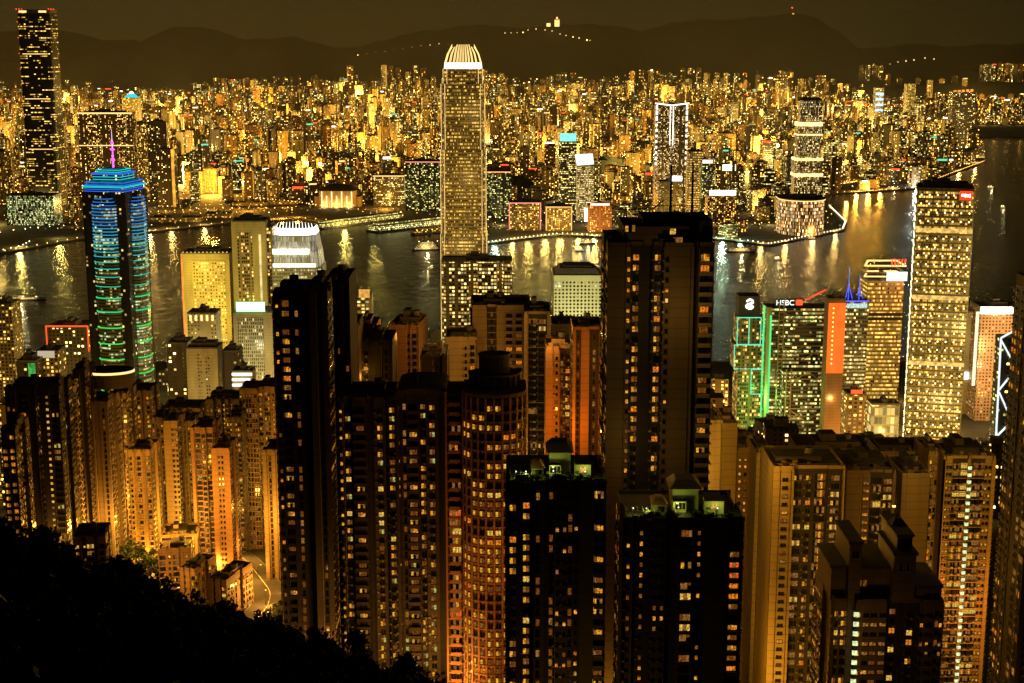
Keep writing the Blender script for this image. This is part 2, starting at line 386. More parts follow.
# keep-outs where landmarks stand: (px0, px1, Ymin, Ymax)
KEEP = [(10,62,3480,3700),(70,180,3480,3960),(0,56,3330,3600),(312,362,3150,3830),(556,598,3500,3800),(652,692,3650,3900),(700,742,3420,3560),
        (500,615,3150,3420),(368,515,3280,3840),(764,846,3020,3400),(790,830,3400,3800),(950,976,5350,5700),(300,440,3150,3420),(330,440,3050,3420),(668,735,3350,3650),(180,232,4000,4120),(117,142,6000,6300)]
cand = []; r2 = random.Random(21)
y = 3150.0
while y < 9700:
    step = 78 if y < 7800 else 120
    x = -.40 * y - 200 + r2.uniform(0, 80)
    while x < .40 * y + 250:
        X_, Y_ = x + r2.uniform(-16, 16), y + r2.uniform(-22, 22)
        x += r2.uniform(52, 84) * (1 if y < 5200 else 1.2)
        px = 512 + F * X_ / (Y_ * 1.0); 
        if not inside(X_, Y_ - 45) or not inside(X_, Y_ + 5) or not inside(X_ - 22, Y_) or not inside(X_ + 22, Y_): continue
        if any(a - 12 < px < b_ + 12 and c - 60 < Y_ < d for a, b_, c, d in KEEP): continue
        gz = kz(X_, Y_) if Y_ > 6380 else 3
        gp = proj((X_, Y_, gz))[1]
        # parks, knolls and open ground
        if any(((X_-c.x)/rx)**2 + ((Y_-c.y)/ry)**2 < 1.7 for c, rx, ry, h in MOUNDS[:5] + MOUNDS[6:]): continue
        if ((px-600)/42)**2 + ((gp-171)/9)**2 < 1 or ((px-517)/20)**2+((gp-190)/8)**2 < 1 or ((px-22)/60)**2+((gp-128)/6)**2<1: continue
        if 85 < px < 300 and gp > 203 or px < 85 and gp > 224: continue
        if 860 < px < 1100 and 66 < gp < 128 and Y_ > 8600: continue
        hb_ = random.Random(int(X_ // 210) * 7919 + int(Y_ // 300) * 104729); bh = hb_.random(); bm = hb_.choices(range(6), [24,22,18,10,12,20])[0]; bw = hb_.uniform(20, 40)
        u_ = (r2.random() * .45 + bh * .75) % 1.0; wide = bw * r2.uniform(.85, 1.15); mi = bm if r2.random() < .75 else r2.randrange(6)
        if Y_ < 4600:
            h = r2.choice([22,28,34,40,46,52]) + r2.uniform(-4, 8) if u_ < .82 else r2.uniform(65, 110)
            if px < 300: h = r2.uniform(60, 140) if px < 215 and u_ < .55 else r2.uniform(35, 85)
        elif Y_ < 7600:
            h = r2.uniform(24, 52) if u_ < .68 else r2.uniform(60, 118)
            if px < 85: h *= 1.1
        else:
            h = r2.uniform(45, 110) if u_ < .75 else r2.uniform(105, 135)
            if px < 215: h *= .55
            elif px < 330: h *= .9
            elif px > 820: h *= .8
            if 845 < px: h = min(h, 70)
        if h > 65: mi = r2.choices(range(6), [34,20,26,10,10,0])[0]
        cand.append([X_, Y_, gz, wide, wide * r2.uniform(.8, 1.3), h, hb_.uniform(-.5, .5), mi, px, gp])
    y += step
# estates on the skyline, as in the photograph (px, top row, foot row, width px)
for a, t, f_ in (
    (234,81,99),(246,78,98),(253,80,98),(262,83,99),(271,84,100),(315,80,98),(322,80,98),(333,81,99),(340,82,99),(350,66,96),(384,65,97),(391,66,97),(398,68,97),(408,72,98),(416,66,97),(423,68,97),(433,76,98),(484,70,97),(493,74,98),
    (583,82,97),(592,80,97),(601,79,97),(610,81,96),(632,71,92),(641,70,92),(651,70,92),(683,68,88),(691,68,88),(699,68,89),(707,73,92),(717,73,92),(726,73,92),(737,73,93),
    (782,71,96),(790,71,96),(801,79,98),(808,79,98),(819,80,99),(826,81,99),(862,65,80),(868,65,80),(875,65,80),(881,66,80),(982,65,80),(988,64,80),(994,64,80),(1001,63,80),(1008,63,80),(1014,64,80),(1021,64,81),
    (848,84,104),(888,74,90),(900,78,90),(918,78,92),(930,80,92),(942,79,92),(955,76,90),(965,78,92)):
    Y_ = 9050 + r2.uniform(-250, 350) if f_ > 90 else 9500 + r2.uniform(-100, 200); p = at(a, t, Y_); q = at(a, f_ + 4, Y_)
    cand.append([p.x, Y_, q.z, r2.uniform(28, 38), 26, p.z - q.z, r2.uniform(-.3,.3), r2.choice([0,2,0,1]), a, f_])
# which towers show largest: width x height of the piece above what stands in front
cand.sort(key=lambda c: c[1]); horizon = {}
for c in cand:
    top = proj((c[0], c[1], c[2] + c[5]))[1]; wpx = c[3] * F / c[1]; k0, k1 = int(c[8] - wpx/2), int(c[8] + wpx/2) + 1
    vis = 0
    for k_ in range(k0, k1 + 1):
        hz = horizon.get(k_, c[9]); seen = max(0, min(hz, c[9]) - top)
        vis += seen; horizon[k_] = min(hz, top)
    c.append(vis if 0 < c[8] < 1024 and not (270 < c[8] < 352 and False) else 0)
order = sorted(cand, key=lambda c: -c[10]); big = order[:290]; rest = order[290:]
LM = [(33,'the tallest dark harbour tower'),(105,'the broad twin block with a lit roof line'),(158,'the slab with a glowing orange stripe'),(335,'the domed floodlit hall'),(460,'the giant crowned skyscraper'),(568,'the tower with a teal roof sign'),
      (586,'the tower with a slanted white top'),(672,'the tower outlined in white'),(722,'the block with a long white roof sign'),(812,'the stepped golden tower'),(925,'the red and white billboard'),(963,'the dark tower with an orange roof'),(240,'the dark hill saddle'),(1000,'the right edge of the skyline')]
def far_label(c):
    hs = 'squat' if c[5] < 45 else 'mid-height' if c[5] < 75 else 'tall' if c[5] < 110 else 'very tall'
    ws = 'slim' if c[3] < 22 else 'broad' if c[3] > 29 else ''
    x_, nm = min(LM, key=lambda l: abs(l[0] - c[8])); d = c[8] - x_
    side = 'directly above' if abs(d) < 6 and c[1] > 4200 else ('just right of' if d > 0 else 'just left of') if abs(d) < 22 else ('well right of' if d > 0 else 'well left of')
    row = 'in the waterfront rows' if c[1] < 3800 else 'in the near streets' if c[1] < 4800 else 'in the middle streets' if c[1] < 6600 else 'in the far streets' if c[1] < 8300 else 'at the mountain foot'
    return f"{hs} {ws+' ' if ws else ''}{FN[c[7]]} block {row}, {side} {nm}".replace('  ', ' ')
byl = {}
for c in big: byl.setdefault(far_label(c), []).append(c)
ORD = ['leftmost','second from left','third from left','fourth from left','fifth from left','sixth from left','seventh from left']
for lb, cs in byl.items():
    cs.sort(key=lambda c: c[8])
    for i, c in enumerate(cs):
        lab = lb if len(cs) == 1 else f"{lb.split(' block ')[0]} block, {ORD[min(i,6)]} of {len(cs)}, {lb.split(' block ')[1]}"
        lab = lab.replace(' directly', '').replace('in the waterfront rows', 'by the water')
        wd = lab.split()
        if len(wd) > 16: lab = lab.replace('mid-height', 'middling').replace(' block,', ',').replace('the tower with a ', 'the ').replace(' in the ', ' in ').replace('the block with a long ', 'the long '); wd = lab.split()
        if len(wd) > 16: lab = lab.replace(' from left', '').replace('well ', '').replace('just ', '').replace('directly ', '').replace('the slab with a ', 'the ').replace('a lit roof line', 'lit roof').replace('the broad twin block', 'the twin block')
        if len(lab.split()) > 16: lab = lab.replace('very tall broad', 'towering').replace('middling slim', 'slim').replace('the dark tower with an orange roof', 'the orange-roofed tower').replace('the red and white billboard', 'the red-white billboard').replace('the right edge of the skyline', 'the skyline edge').replace('the tallest dark harbour tower', 'the tallest harbour tower')
        mb = MB(); far_tower(mb, c[0], c[1], -12, c[3], c[4], c[5] + 12, c[6], FM[c[7]], r2.uniform(0, 9000)//1, r2, c[0], c[1])
        o = mb.build('distant_tower_block', None, (c[0], c[1], c[2])); tag(o, lab, 'tower block', 'tower blocks across the harbour')
mb = MB()
for c in rest: far_tower(mb, c[0], c[1], c[2] - 12, c[3], c[4], c[5] + 12, c[6], FM[c[7]], float(r2.randint(0, 9000)), r2)
tag(mb.build('distant_city_blocks'), 'dense mass of small golden-lit blocks filling the far city', 'city blocks', None, 'stuff')

# street lamps of the far city: countless points along the streets
mb = MB(); lights = 0
def dotlamp(mb, x, y, z, h=9, s=1.0, m=lampm):
    mb.bar((x, y, z), (x, y, z + h), .18, darkm, 3); mb.ball((x, y, z + h), s, m, 4, 2)
y = 3180.0
r3 = random.Random(5)
while y < 9400:
    x = -.38 * y
    while x < .38 * y:
        X_, Y_ = x + r3.uniform(-10, 10), y + r3.uniform(-8, 8); x += 30
        px, py = proj((X_, Y_, 3))
        if r3.random() < .3 or not (0 < px < 1024) or not inside(X_, Y_): continue
        if any(((X_-c.x)/rx)**2 + ((Y_-c.y)/ry)**2 < 1.4 for c, rx, ry, h in MOUNDS[:5]) or (Y_ > 8500 and 840 > px): continue
        m_ = r3.choices([lampm, lampw, goldl], [6, 2, 3])[0]
        dotlamp(mb, X_, Y_, kz(X_, Y_) if Y_ > 6380 else 3, r3.uniform(8, 14), r3.uniform(.7, 1.7) * Y_/5200, m_)
    y += 52
tag(mb.build('distant_street_lamps'), 'countless amber street lamp dots between the far blocks', 'street lamps', None, 'stuff')
y = 3330  # added point lights without fixtures that brighten the far walls
while y < 9000:
    x = -.36 * y
    while x < .36 * y:
        X_, Y_ = x + r3.uniform(-60, 60), y + r3.uniform(-60, 60); x += 330 * max(1, y/5000)
        if inside(X_, Y_ - 170): plight((X_, Y_, (kz(X_, Y_) if Y_ > 6380 else 3) + (30 if Y_ > 3950 else 18)), (2.5e6 if Y_ > 3950 else 3.0e5) * (y/4500)**1.4, r3.choice([(1,.58,.10),(1,.66,.15),(1,.48,.05)]), 6)
    y += 330 * max(1, y/5200)

# ------------------------------------------------------------------ landmarks and piers across the harbour
def spot(x0, x1, yt, Y, gz=3):
    """true place and size of a building read off its top edge: centre x, width, height"""
    a, b_ = at(x0, yt, Y), at(x1, yt, Y); return (a.x + b_.x) / 2, b_.x - a.x, a.z - gz
def rect(w_, d_, ox=0, oy=0): return [(ox-w_/2,oy-d_/2),(ox+w_/2,oy-d_/2),(ox+w_/2,oy+d_/2),(ox-w_/2,oy+d_/2)]
def rrect(w_, d_, r_, n_=4):
    P = []
    for cx, cy_, a0 in ((w_/2-r_,-d_/2+r_,-90),(w_/2-r_,d_/2-r_,0),(-w_/2+r_,d_/2-r_,90),(-w_/2+r_,-d_/2+r_,180)):
        P += [(cx + r_*math.cos(R(a0+90*i/n_)), cy_ + r_*math.sin(R(a0+90*i/n_))) for i in range(n_+1)]
    return P
def frame_strip(mb, w_, z0, z1, y, t, m, sides='LRTB'):
    if 'L' in sides: mb.box(-w_/2, -w_/2+t, y-.5, y, z0, z1, m)
    if 'R' in sides: mb.box(w_/2-t, w_/2, y-.5, y, z0, z1, m)
    if 'T' in sides: mb.box(-w_/2, w_/2, y-.52, y-.02, z1-t, z1, m)
    if 'B' in sides: mb.box(-w_/2, w_/2, y-.52, y-.02, z0, z0+t, m)
def tower_simple(name, label, cat, x0, x1, yt, Y, D, mat, rz=0, gz=3, poly=None, group=None, plant=.5, u0=None, ledge=0, parapet=1.5):
    cx, w_, h = spot(x0, x1, yt, Y, gz)
    t = thing(name, label, cat, (cx, Y + D/2, gz), rz, group)
    P = poly(w_, D) if poly else rect(w_, D)
    b_ = MB(); b_.prism(P, -6, h, mat, roofm, u0 if u0 is not None else float(rnd.randint(0, 5000)))
    if ledge:
        k_ = ledge
        while k_ < h - 1: b_.prism(P, k_, k_ + .5, roofl, roofl, scale=1.0); k_ += ledge
    b_.build('wall', t)
    r_ = MB()
    n_ = len(P)
    for i in range(n_):
        a, c = Vector((*P[i], 0)), Vector((*P[(i+1) % n_], 0)); d = c - a
        if d.length < .3: continue
        M = Matrix.Translation((a.x, a.y, 0)) @ Matrix.Rotation(math.atan2(d.y, d.x), 4, 'Z')
        r_.box(.0, d.length, .02, .5, h + .01, h + parapet, roofl, M=M)
    if plant:
        r_.box(-w_*plant/2, w_*plant/2, -D*.3, D*.3, h + .02, h + 5, roofl, roofm)
        r_.box(-w_*plant*.3, w_*plant*.1, -D*.2, D*.15, h + 5.01, h + 8, roofl, roofm)
        for q in range(3): r_.box(w_*(.3 + .05*q) - 1, w_*(.3+.05*q) + 1, -D*.3 + 4*q, -D*.3 + 2.5 + 4*q, h + .02, h + 2.2, metal)
    r_.build('roof', t)
    return t, cx, w_, h
m_icc = facade('harbour_tower_glass', (.035,.028,.015), 4.2, 5.2, .9, .42, .07, (1,.52,.08), YEL, 2.4, floorlit=.26, blank=0, glass=(.02,.018,.012), rough=.25)
t, cx, w_, h = tower_simple('supertall_tower', 'tallest tower across the harbour, dark glass with patchy gold floors and red roof lights', 'skyscraper', 16, 49, 13, 3560, 70, m_icc, poly=lambda a, b_: rrect(a, b_, 10, 3), plant=.6, parapet=8)
for sx_ in (-1, 1):
    q = MB(); q.box(sx_*w_*.3-9, sx_*w_*.3+9, -35.8, -35.2, h+1, h+5.5, goldl); q.build('roof_light', t)
    for k_ in range(3): q = MB(); q.ball((sx_*(w_*.5-1), -35 + 20*k_, h + 9), 1.8, redl, 5, 2); q.build('roof_beacon', t)
for zz in (h*.80, h*.58, h*.33): q = MB(); q.box(-w_/2+9, w_/2-9, -35.6, -35.1, zz, zz+1.6, goldl); q.build('lit_floor', t)
for k_ in range(7): q = MB(); q.ball((-w_/2 - .5, -30, h - 20 - k_*36), 1.3, redl, 5, 2); q.build('wall_beacon', t)

m_arch = facade('arch_block_face', (.16,.11,.05), 4.0, 3.6, .5, .55, .40, WARM, YEL, 5.5, blank=.3, power=3)
t, cx, w_, h = tower_simple('residential_slab', 'broad twin residential block with a bright gold line along its whole roof', 'apartment block', 77, 132, 113, 3860, 40, m_arch, plant=.7)
q = MB(); q.box(-w_/2, w_/2, -20.9, -20.3, h-2.2, h+1.2, goldl); q.box(-w_/2, w_/2, -20.9, -20.3, h*.63, h*.63+2.2, goldl); q.build('light_strip', t)
for k_, (a, b_, yt, lb) in enumerate(((53,63,118,'slim tower squeezed between the tallest harbour tower and the twin block'),(134,146,124,'slim pale-edged tower right of the gold-lined twin block'),(147,166,122,'dark broad tower with gold window rows right of the gold-lined twin block'))):
    tower_simple('residential_tower', lb, 'apartment block', a, b_, yt, 3900 + 10*k_, 30, m_arch if k_ == 0 else f_gold if k_ == 1 else f_dark)
t, cx, w_, h = tower_simple('harbour_view_tower', 'dark tower whose corner glows as one orange vertical stripe', 'apartment block', 156, 174, 150, 3700, 30, f_dark)
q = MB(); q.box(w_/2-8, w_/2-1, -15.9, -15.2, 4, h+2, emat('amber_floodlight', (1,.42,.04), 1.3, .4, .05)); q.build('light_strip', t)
t, cx, w_, h = tower_simple('hill_tower', 'far tower with a glowing teal pyramid roof', 'tower block', 122, 138, 98, 6100, 50, f_gold, plant=0)
q = MB(); q.prism(rect(w_*.8, 40), h+1, h+16, tealm, tealm, scale=.45); q.prism(rect(w_*.3, 14), h+16, h+24, whitel, whitel, scale=.6); q.build('roof_light', t)
m_grn = facade('station_glass', (.10,.12,.07), 2.4, 4.0, .85, .7, .62, (.75,1,.35), (1,.85,.35), 1.6, blank=.05, power=2.6)
t, cx, w_, h = tower_simple('glass_hall', 'low wide glass building glowing greenish at the foot of the tallest harbour tower', 'hall', 5, 53, 196, 3360, 60, m_grn, plant=.3)
f_brick = facade('flood_lit_block', (.45,.26,.10), 5, 4, .5, .5, .5, SOD, YEL, 5, blank=.1)
for k_, (a, b_, yt, Y) in enumerate(((184,202,172,4060),(203,216,169,4090),(218,228,177,4040))):
    tower_simple('waterfront_block', ('widest','middle','narrowest')[k_] + ' of three orange-lit blocks above the ferry waterfront', 'apartment block', a, b_, yt, Y, 30, f_brick, group='orange-lit blocks by the west waterfront')
# low quays with sheds and lit decks on the west side
shed = facade('shed_face', (.30,.22,.10), 6, 5, .6, .4, .5, SOD, YEL, 2.6, blank=.1, vary=.7)
for k_, (a, b_, yt, Y, lb) in enumerate(((60,100,226,3300,'low shed with a row of lamps on the west quay'),(102,138,224,3330,'low orange-lit shed on the west quay, next along'),(232,266,203,3760,'low glowing hall left of the domed hall'),(268,296,201,3790,'small bright hall left of the domed hall'),(150,200,218,3420,'long low shed behind the west quay'),(205,230,214,3500,'small quay shed with bright front'))):
    tower_simple('quay_shed', lb, 'shed', a, b_, yt, Y, 40, shed, plant=.2, group='low sheds on the west quay')

# domed floodlit hall
cx, w_, h = spot(318, 355, 191, 3720); t = thing('domed_hall', 'floodlit golden hall with a low dark dome by the water', 'hall', (cx, 3755, 3))
m_hall = pmat('sandstone', (.62,.44,.20), .7, .1, .1)
b_ = MB(); b_.prism(rrect(w_, 66, 12), 0, h, m_hall, roofm); b_.prism(rect(w_*1.25, 50, 0, 8), -2, h*.62, m_hall, roofm); b_.build('wall', t)
b_ = MB(); N = 24; rings = [[(w_*.56*math.cos(a)*r_, 38*math.sin(a)*r_, h + 15*(1-r_**2)) for a in [2*math.pi*i/N for i in range(N)]] for r_ in (1,.8,.6,.4,.2,.03)]
for A, B in zip(rings, rings[1:]):
    for i in range(N): b_.face([A[i],A[(i+1)%N],B[(i+1)%N],B[i]], roofm)
b_.build('dome', t)
b_ = MB()
for k_ in range(-3, 4): b_.prism(rect(2.2, 2, k_*w_*.135, -34.5), 0, h*(.95 if k_ % 2 else .7), emat('arch_uplit_glow', (1,.78,.32), 2.0, .3, .3) if k_ == -3 else b_.mats[0])
b_.build('uplit_strip', t)  # uplit look of the arches put in as glowing strips
for k_ in (-1, 0, 1): plight((cx + k_*w_*.33, 3712, 8), 2.5e4, (1,.62,.18), 2)

# hotels and offices on the south tip
m_hotel = facade('hotel_face', (.30,.17,.08), 4.0, 3.5, .55, .55, .45, SOD, YEL, 5.5, blank=.1, power=3)
m_dg = facade('dark_office_glass', (.03,.03,.02), 3.0, 4.0, .85, .5, .30, YEL, (.8,1,.35), 2.8, blank=.05)
def neon_block(a, b_, yt, Y, D, mat, m, label, sides='LRT', name='hotel_block', thick=2.2, cat='hotel'):
    t, cx, w_, h = tower_simple(name, label, cat, a, b_, yt, Y, D, mat, plant=.5)
    q = MB(); frame_strip(q, w_ + .6, 2, h + 1, -D/2 - .3, thick, m, sides); q.build('neon_outline', t); return t, w_, h
neon_block(405, 441, 162, 3650, 50, m_dg, pinkl, 'dark glass office with a rose roof line just left of the giant crowned skyscraper', 'T', 'office_block', cat='office')
neon_block(484, 511, 172, 3500, 50, m_dg, emat('orange_line', (1,.35,.08), 1.8), 'dark glass office with an orange roof line right of the giant crowned skyscraper', 'T', 'office_block', cat='office')
neon_block(509, 541, 203, 3270, 50, m_hotel, pinkl, 'waterfront hotel wing outlined in rose neon, leftmost of the front row')
neon_block(546, 572, 207, 3260, 50, m_hotel, emat('gold_outline', (1,.55,.14), 1.3), 'waterfront hotel wing outlined in gold neon, middle of the front row')
neon_block(373, 404, 176, 3760, 40, f_off, goldl, 'pale terraced block with gold roof line left of the dark glass office', 'T', 'office_block', cat='office')
t, cx, w_, h = tower_simple('hotel_block', 'brick-red waterfront hotel with a rose sign on its slanted roof line', 'hotel', 588, 612, 206, 3250, 50, facade('red_brick_face', (.42,.14,.06), 4, 3.6, .5, .5, .35, SOD, YEL, 4, blank=.1), plant=.3)
q = MB(); q.box(-w_*.4, w_*.4, -26, -25.4, h+1, h+6, emat('rose_sign', (1,.55,.42), 2.2)); q.build('roof_sign', t)
q = MB(); q.box(-w_/2-8, -w_/2-1, -26, -25.2, 22, h-4, whitel); q.build('glow_panel', t)
t, cx, w_, h = tower_simple('office_tower', 'slim office tower with a teal roof sign', 'office', 559, 577, 142, 3560, 34, f_off, plant=0)
q = MB(); q.box(-w_*.45, w_*.45, -16, -12, h+1.5, h+20, emat('teal_sign', (.25,1,.75), 1.3, .25, .1)); q.box(-w_*.45, w_*.45, -12, -6, h+1.5, h+19, darkm); q.build('roof_sign', t)
t, cx, w_, h = tower_simple('office_tower', 'slim pale office tower with a slanted glowing white top', 'office', 577, 594, 166, 3450, 34, facade('pale_band_face', (.5,.45,.3), 2, 4, .95, .45, .5, YEL, PALE, 2.4, floorlit=.6, blank=0), plant=0)
q = MB(); q.face([(-w_*.5,-17.2,h+1),(w_*.5,-17.2,h+4),(w_*.42,-12,h+28),(-w_*.62,-12,h+26)], white2); q.box(-w_*.5, w_*.4, -11.8, 8, h+1, h+24, darkm); q.build('roof_sign', t)
# white outlined tower
m_mp = facade('outlined_tower_face', (.34,.25,.13), 3.0, 3.6, .6, .5, .5, GOLD, PALE, 3.4, blank=.15)
t, cx, w_, h = tower_simple('outlined_tower', 'tall tower outlined in white light with a bright double line down its middle', 'skyscraper', 656, 688, 106, 3700, 44, m_mp, plant=.2)
q = MB()
for sx_ in (-1, 1):
    for k_ in range(11):
        z_ = h - 8 - k_*13.5
        q.box(min(sx_*w_/2, sx_*(w_/2-4.5)), max(sx_*w_/2, sx_*(w_/2-4.5)), -22.9, -22.2, z_, z_ + (10 if k_ < 3 else 5.5), whitel)
    q.box(sx_*3.6-.9, sx_*3.6+.9, -22.9, -22.2, h*.62, h, whitel)
    q.face([(0,-22.9,h),(sx_*w_*.53,-22.9,h+5),(sx_*w_*.53,-22.9,h+8),(0,-22.9,h+3)][::sx_], whitel)
q.build('light_outline', t)
t, cx, w_, h = tower_simple('office_tower', 'banded pale office tower with a dark roof right below the white outlined tower', 'office', 688, 702, 152, 3520, 34, facade('band2', (.5,.4,.2), 2, 5.5, .95, .4, .4, GOLD, YEL, 2, floorlit=.85, blank=0), plant=.8)
t, cx, w_, h = tower_simple('office_tower', 'dark slim office with a small white sign, left of the long white roof sign', 'office', 702, 713, 162, 3480, 30, m_dg, plant=.8)
q = MB(); q.box(-w_*.45, w_*.45, -15.8, -15.2, h-3, h+5, emat('sign_rose_white', (1,.72,.55), 2.2)); q.build('roof_sign', t)
t, cx, w_, h = tower_simple('hotel_block', 'broad low block under a long glowing white roof sign', 'hotel', 708, 737, 196, 3340, 50, m_hotel, plant=.3)
q = MB(); q.box(-w_*.46, w_*.46, -27, -25.6, h+1.6, h+13, whitel); q.build('roof_sign', t)
t, cx, w_, h = tower_simple('office_block', 'block carrying a small cool white billboard near the mast tops', 'office', 660, 682, 182, 3420, 40, f_pale, plant=.4)
q = MB(); q.box(w_*.05, w_*.5, -21, -20, h+2, h+14, emat('billboard_white', (.85,1,.95), 2.5)); q.build('billboard', t)
t, cx, w_, h = tower_simple('mall_block', 'block with a wide bright white screen amid the streets', 'mall', 716, 738, 166, 4000, 40, f_old, plant=.3)
q = MB(); q.box(-w_*.2, w_*.4, -21, -20, h-12, h+4, emat('screen_white', (1,.98,.72), 2.6)); q.build('screen', t)

# stepped golden tower above the curved harbour block
m_step = facade('stepped_tower_face', (.42,.32,.16), 2.2, 4.6, .6, .6, .5, YEL, PALE, 2.8, blank=.05)
cx, w_, h = spot(799, 825, 101, 3560); t = thing('stepped_tower', 'stepped golden tower with bright crown bands on the east promontory', 'skyscraper', (cx, 3590, 3))
b_ = MB(); b_.prism(rrect(w_*1.1, 50, 6), -4, h*.48, m_step, roofm); b_.prism(rrect(w_*.95, 44, 6), h*.48, h*.78, m_step, roofm, 900); b_.prism(rrect(w_*.8, 38, 6), h*.78, h, m_step, roofm, 300); b_.build('wall', t)
b_ = MB()
for z_, s_, hh in ((h*.48, 1.12, 5), (h*.78, .98, 9), (h*.70, .99, 3), (h*.34, 1.13, 7)): b_.prism(rrect(w_*s_, 52*s_, 6), z_, z_+hh, emat('crown_band', (1,.72,.28), 2.0, .35, .15) if not b_.mats else b_.mats[0])
b_.build('light_band', t)
b_ = MB(); b_.prism(rrect(w_*.9, 42, 6), h, h+7, roofl, roofm, scale=.85); b_.build('roof', t)
m_curv = facade('curved_block_face', (.34,.20,.10), 2.6, 7.5, .5, .8, .72, SOD, PALE, 4.4, blank=0, power=3)
cx, w_, h = spot(785, 829, 201, 3170); t = thing('curved_hotel', 'round-fronted waterfront block with tall lit columns on the tip of the promontory', 'hotel', (cx, 3230, 3))
P = [(w_*.52*math.cos(R(a)), 56*math.sin(R(a))) for a in range(180, 361, 12)] + [(w_*.5, 40), (-w_*.5, 40)]
b_ = MB(); b_.prism(P, 0, h, m_curv, roofm); b_.build('wall', t)
b_ = MB(); b_.prism([(a*1.04, c*1.04) for a, c in P], h, h+2.5, roofl, roofm); b_.prism([(a*.9, c*.9) for a, c in P], h+2.5, h+7, roofm, roofl, scale=.8)
b_.prism([(a*1.045, c*1.045) for a, c in P], h-2, h-.4, goldl); b_.build('roof', t)
# promontory quay with a row of piles and lamps
_lm = {}
def lamp_mesh(lm, h_, r_=1.1):
    key = (lm.name, h_, r_)
    if key not in _lm: l_ = MB(); l_.bar((0,0,0), (0,0,h_), .15, darkm, 3); l_.ball((0,0,h_), r_, lm, 5, 2); _lm[key] = l_.mesh('lamp')
    return _lm[key]
def quay(name, label, pts, wd, step, lm, h_=3.2, z=3, pw=0):
    P = [on(x, y, z) for x, y in pts]; t = thing(name, label, 'quay', (0, 0, 0)); b_ = MB(); l_ = MB()
    for a, c in zip(P, P[1:]):
        d = c - a; M = Matrix.Translation((a.x, a.y, 0)) @ Matrix.Rotation(math.atan2(d.y, d.x), 4, 'Z'); L = d.length
        b_.box(0, L, -2, wd, z - 4.5, z + .6, paving, M=M)
        k_ = step/2
        while k_ < L:
            p = M @ Vector((k_, 1, z)); link('lamp', lamp_mesh(lm, h_), t, p)
            b_.box(k_-.6, k_+.6, -2.8, -1.7, -3, z - .3, roofl, M=M); k_ += step
    b_.build('deck', t); return t
quay('promenade', 'lamp-lined promenade round the tip of the east promontory', [(745,241.5),(770,245),(843,230),(846,222.5),(829,206)], 8, 14, lampw)
quay('promenade', 'bright waterfront promenade in front of the neon hotels', [(487,243.5),(520,239),(560,234.5),(600,236.5),(655,238)], 10, 11, lampw)
quay('promenade', 'promenade with sparse lamps behind the dark tower masts', [(712,238.5),(745,241)], 8, 18, lampm)
quay('promenade', 'orange-lit promenade along the inner east bay', [(834,193.5),(870,191.5),(915,188.5),(950,174.5),(985,161.5)], 8, 24, lampm)
quay('seawall', 'long seawall dotted with lamps on the west shore', [(0,253),(80,238.8),(150,231.8),(230,222.8),(300,218.8),(340,221.8)], 8, 30, lampm)
quay('breakwater', 'stone breakwater ending in a small beacon at far left', [(-40,257),(0,252),(22,247),(33,241)], 6, 26, lampw)
# piers
def pier(label, a, b_, wd, m, lm, hh=9):
    A, B = on(*a, 3), on(*b_, 3); d = B - A; L = d.length; t = thing('ferry_pier', label, 'pier', (A.x, A.y, 3), math.atan2(d.y, d.x), 'ferry piers on the far waterfront')
    q = MB(); q.box(0, L, -wd/2-3, wd/2+3, -5, 1.2, paving)
    k_ = 4
    while k_ < L: q.box(k_-.8, k_+.8, -wd/2-3.8, -wd/2-2.2, -6, .8, roofl); k_ += 12
    q.build('deck', t)
    q = MB(); q.box(3, L-4, -wd/2, wd/2, 1.2, hh, m, roofl, u0=rnd.randint(0,900)); q.build('hall', t)
    q = MB(); q.box(2, L-3, -wd/2-1.5, wd/2+1.5, hh+.01, hh+1, roofl); q.box(10, L-14, -wd/4, wd/4, hh+1.01, hh+4.5, m, roofl); q.build('roof', t)
    k_ = 6
    while k_ < L: link('lamp', lamp_mesh(lm, 5.0), t, (k_, -wd/2-2, 1.2)); k_ += 13
    return t
m_pier = facade('pier_face', (.40,.40,.22), 3, 4.2, .8, .55, .85, (.95,1,.35), (1,.75,.2), 2.2, blank=0)
pier('long lit ferry pier, leftmost of the white piers, ending near the open water', (317,227.5), (400,217), 30, m_pier, lampm)
pier('longest ferry pier, its lit hall reaching from the water to the giant skyscraper', (372,231), (480,219), 36, m_pier, lampw, 11)
pier('short low pier tucked against the giant crowned skyscraper', (413,233.5), (470,228), 12, shed, lampm, 5)
# east side billboard, bay buildings, dark tower
t, cx, w_, h = tower_simple('shopping_block', 'low block carrying the red and white billboard on the east shore', 'mall', 906, 943, 160, 5420, 60, f_brick, plant=.2)
q = MB()
q.box(-w_*.05, w_*.14, -33, -31, 4, h+24, whitel); q.box(w_*.14, w_*.32, -33.2, -31.1, h-2, h+26, redl); q.box(-w_*.36, -w_*.12, -33, -31, h-5, h+14, emat('billboard_cool', (.6,.85,1), 2.0)); q.build('billboard', t)
t, cx, w_, h = tower_simple('harbour_front_tower', 'dark tower with an orange glowing roof standing at the east headland', 'tower block', 953, 975, 92, 5560, 50, facade('dark_east_face', (.05,.04,.025), 6, 5, .5, .5, .32, WARM, GRN, 6, blank=.2, power=3), plant=.4)
q = MB()
for k_ in range(5): q.box(-w_/2 + 2 + k_*w_*.19, -w_/2 + w_*.15 + k_*w_*.19, -27, -25, h+1, h+6 + k_, emat('roof_glow', (1,.30,.04), 1.7, .3, .1) if not q.mats else q.mats[0])
q.build('roof_light', t)
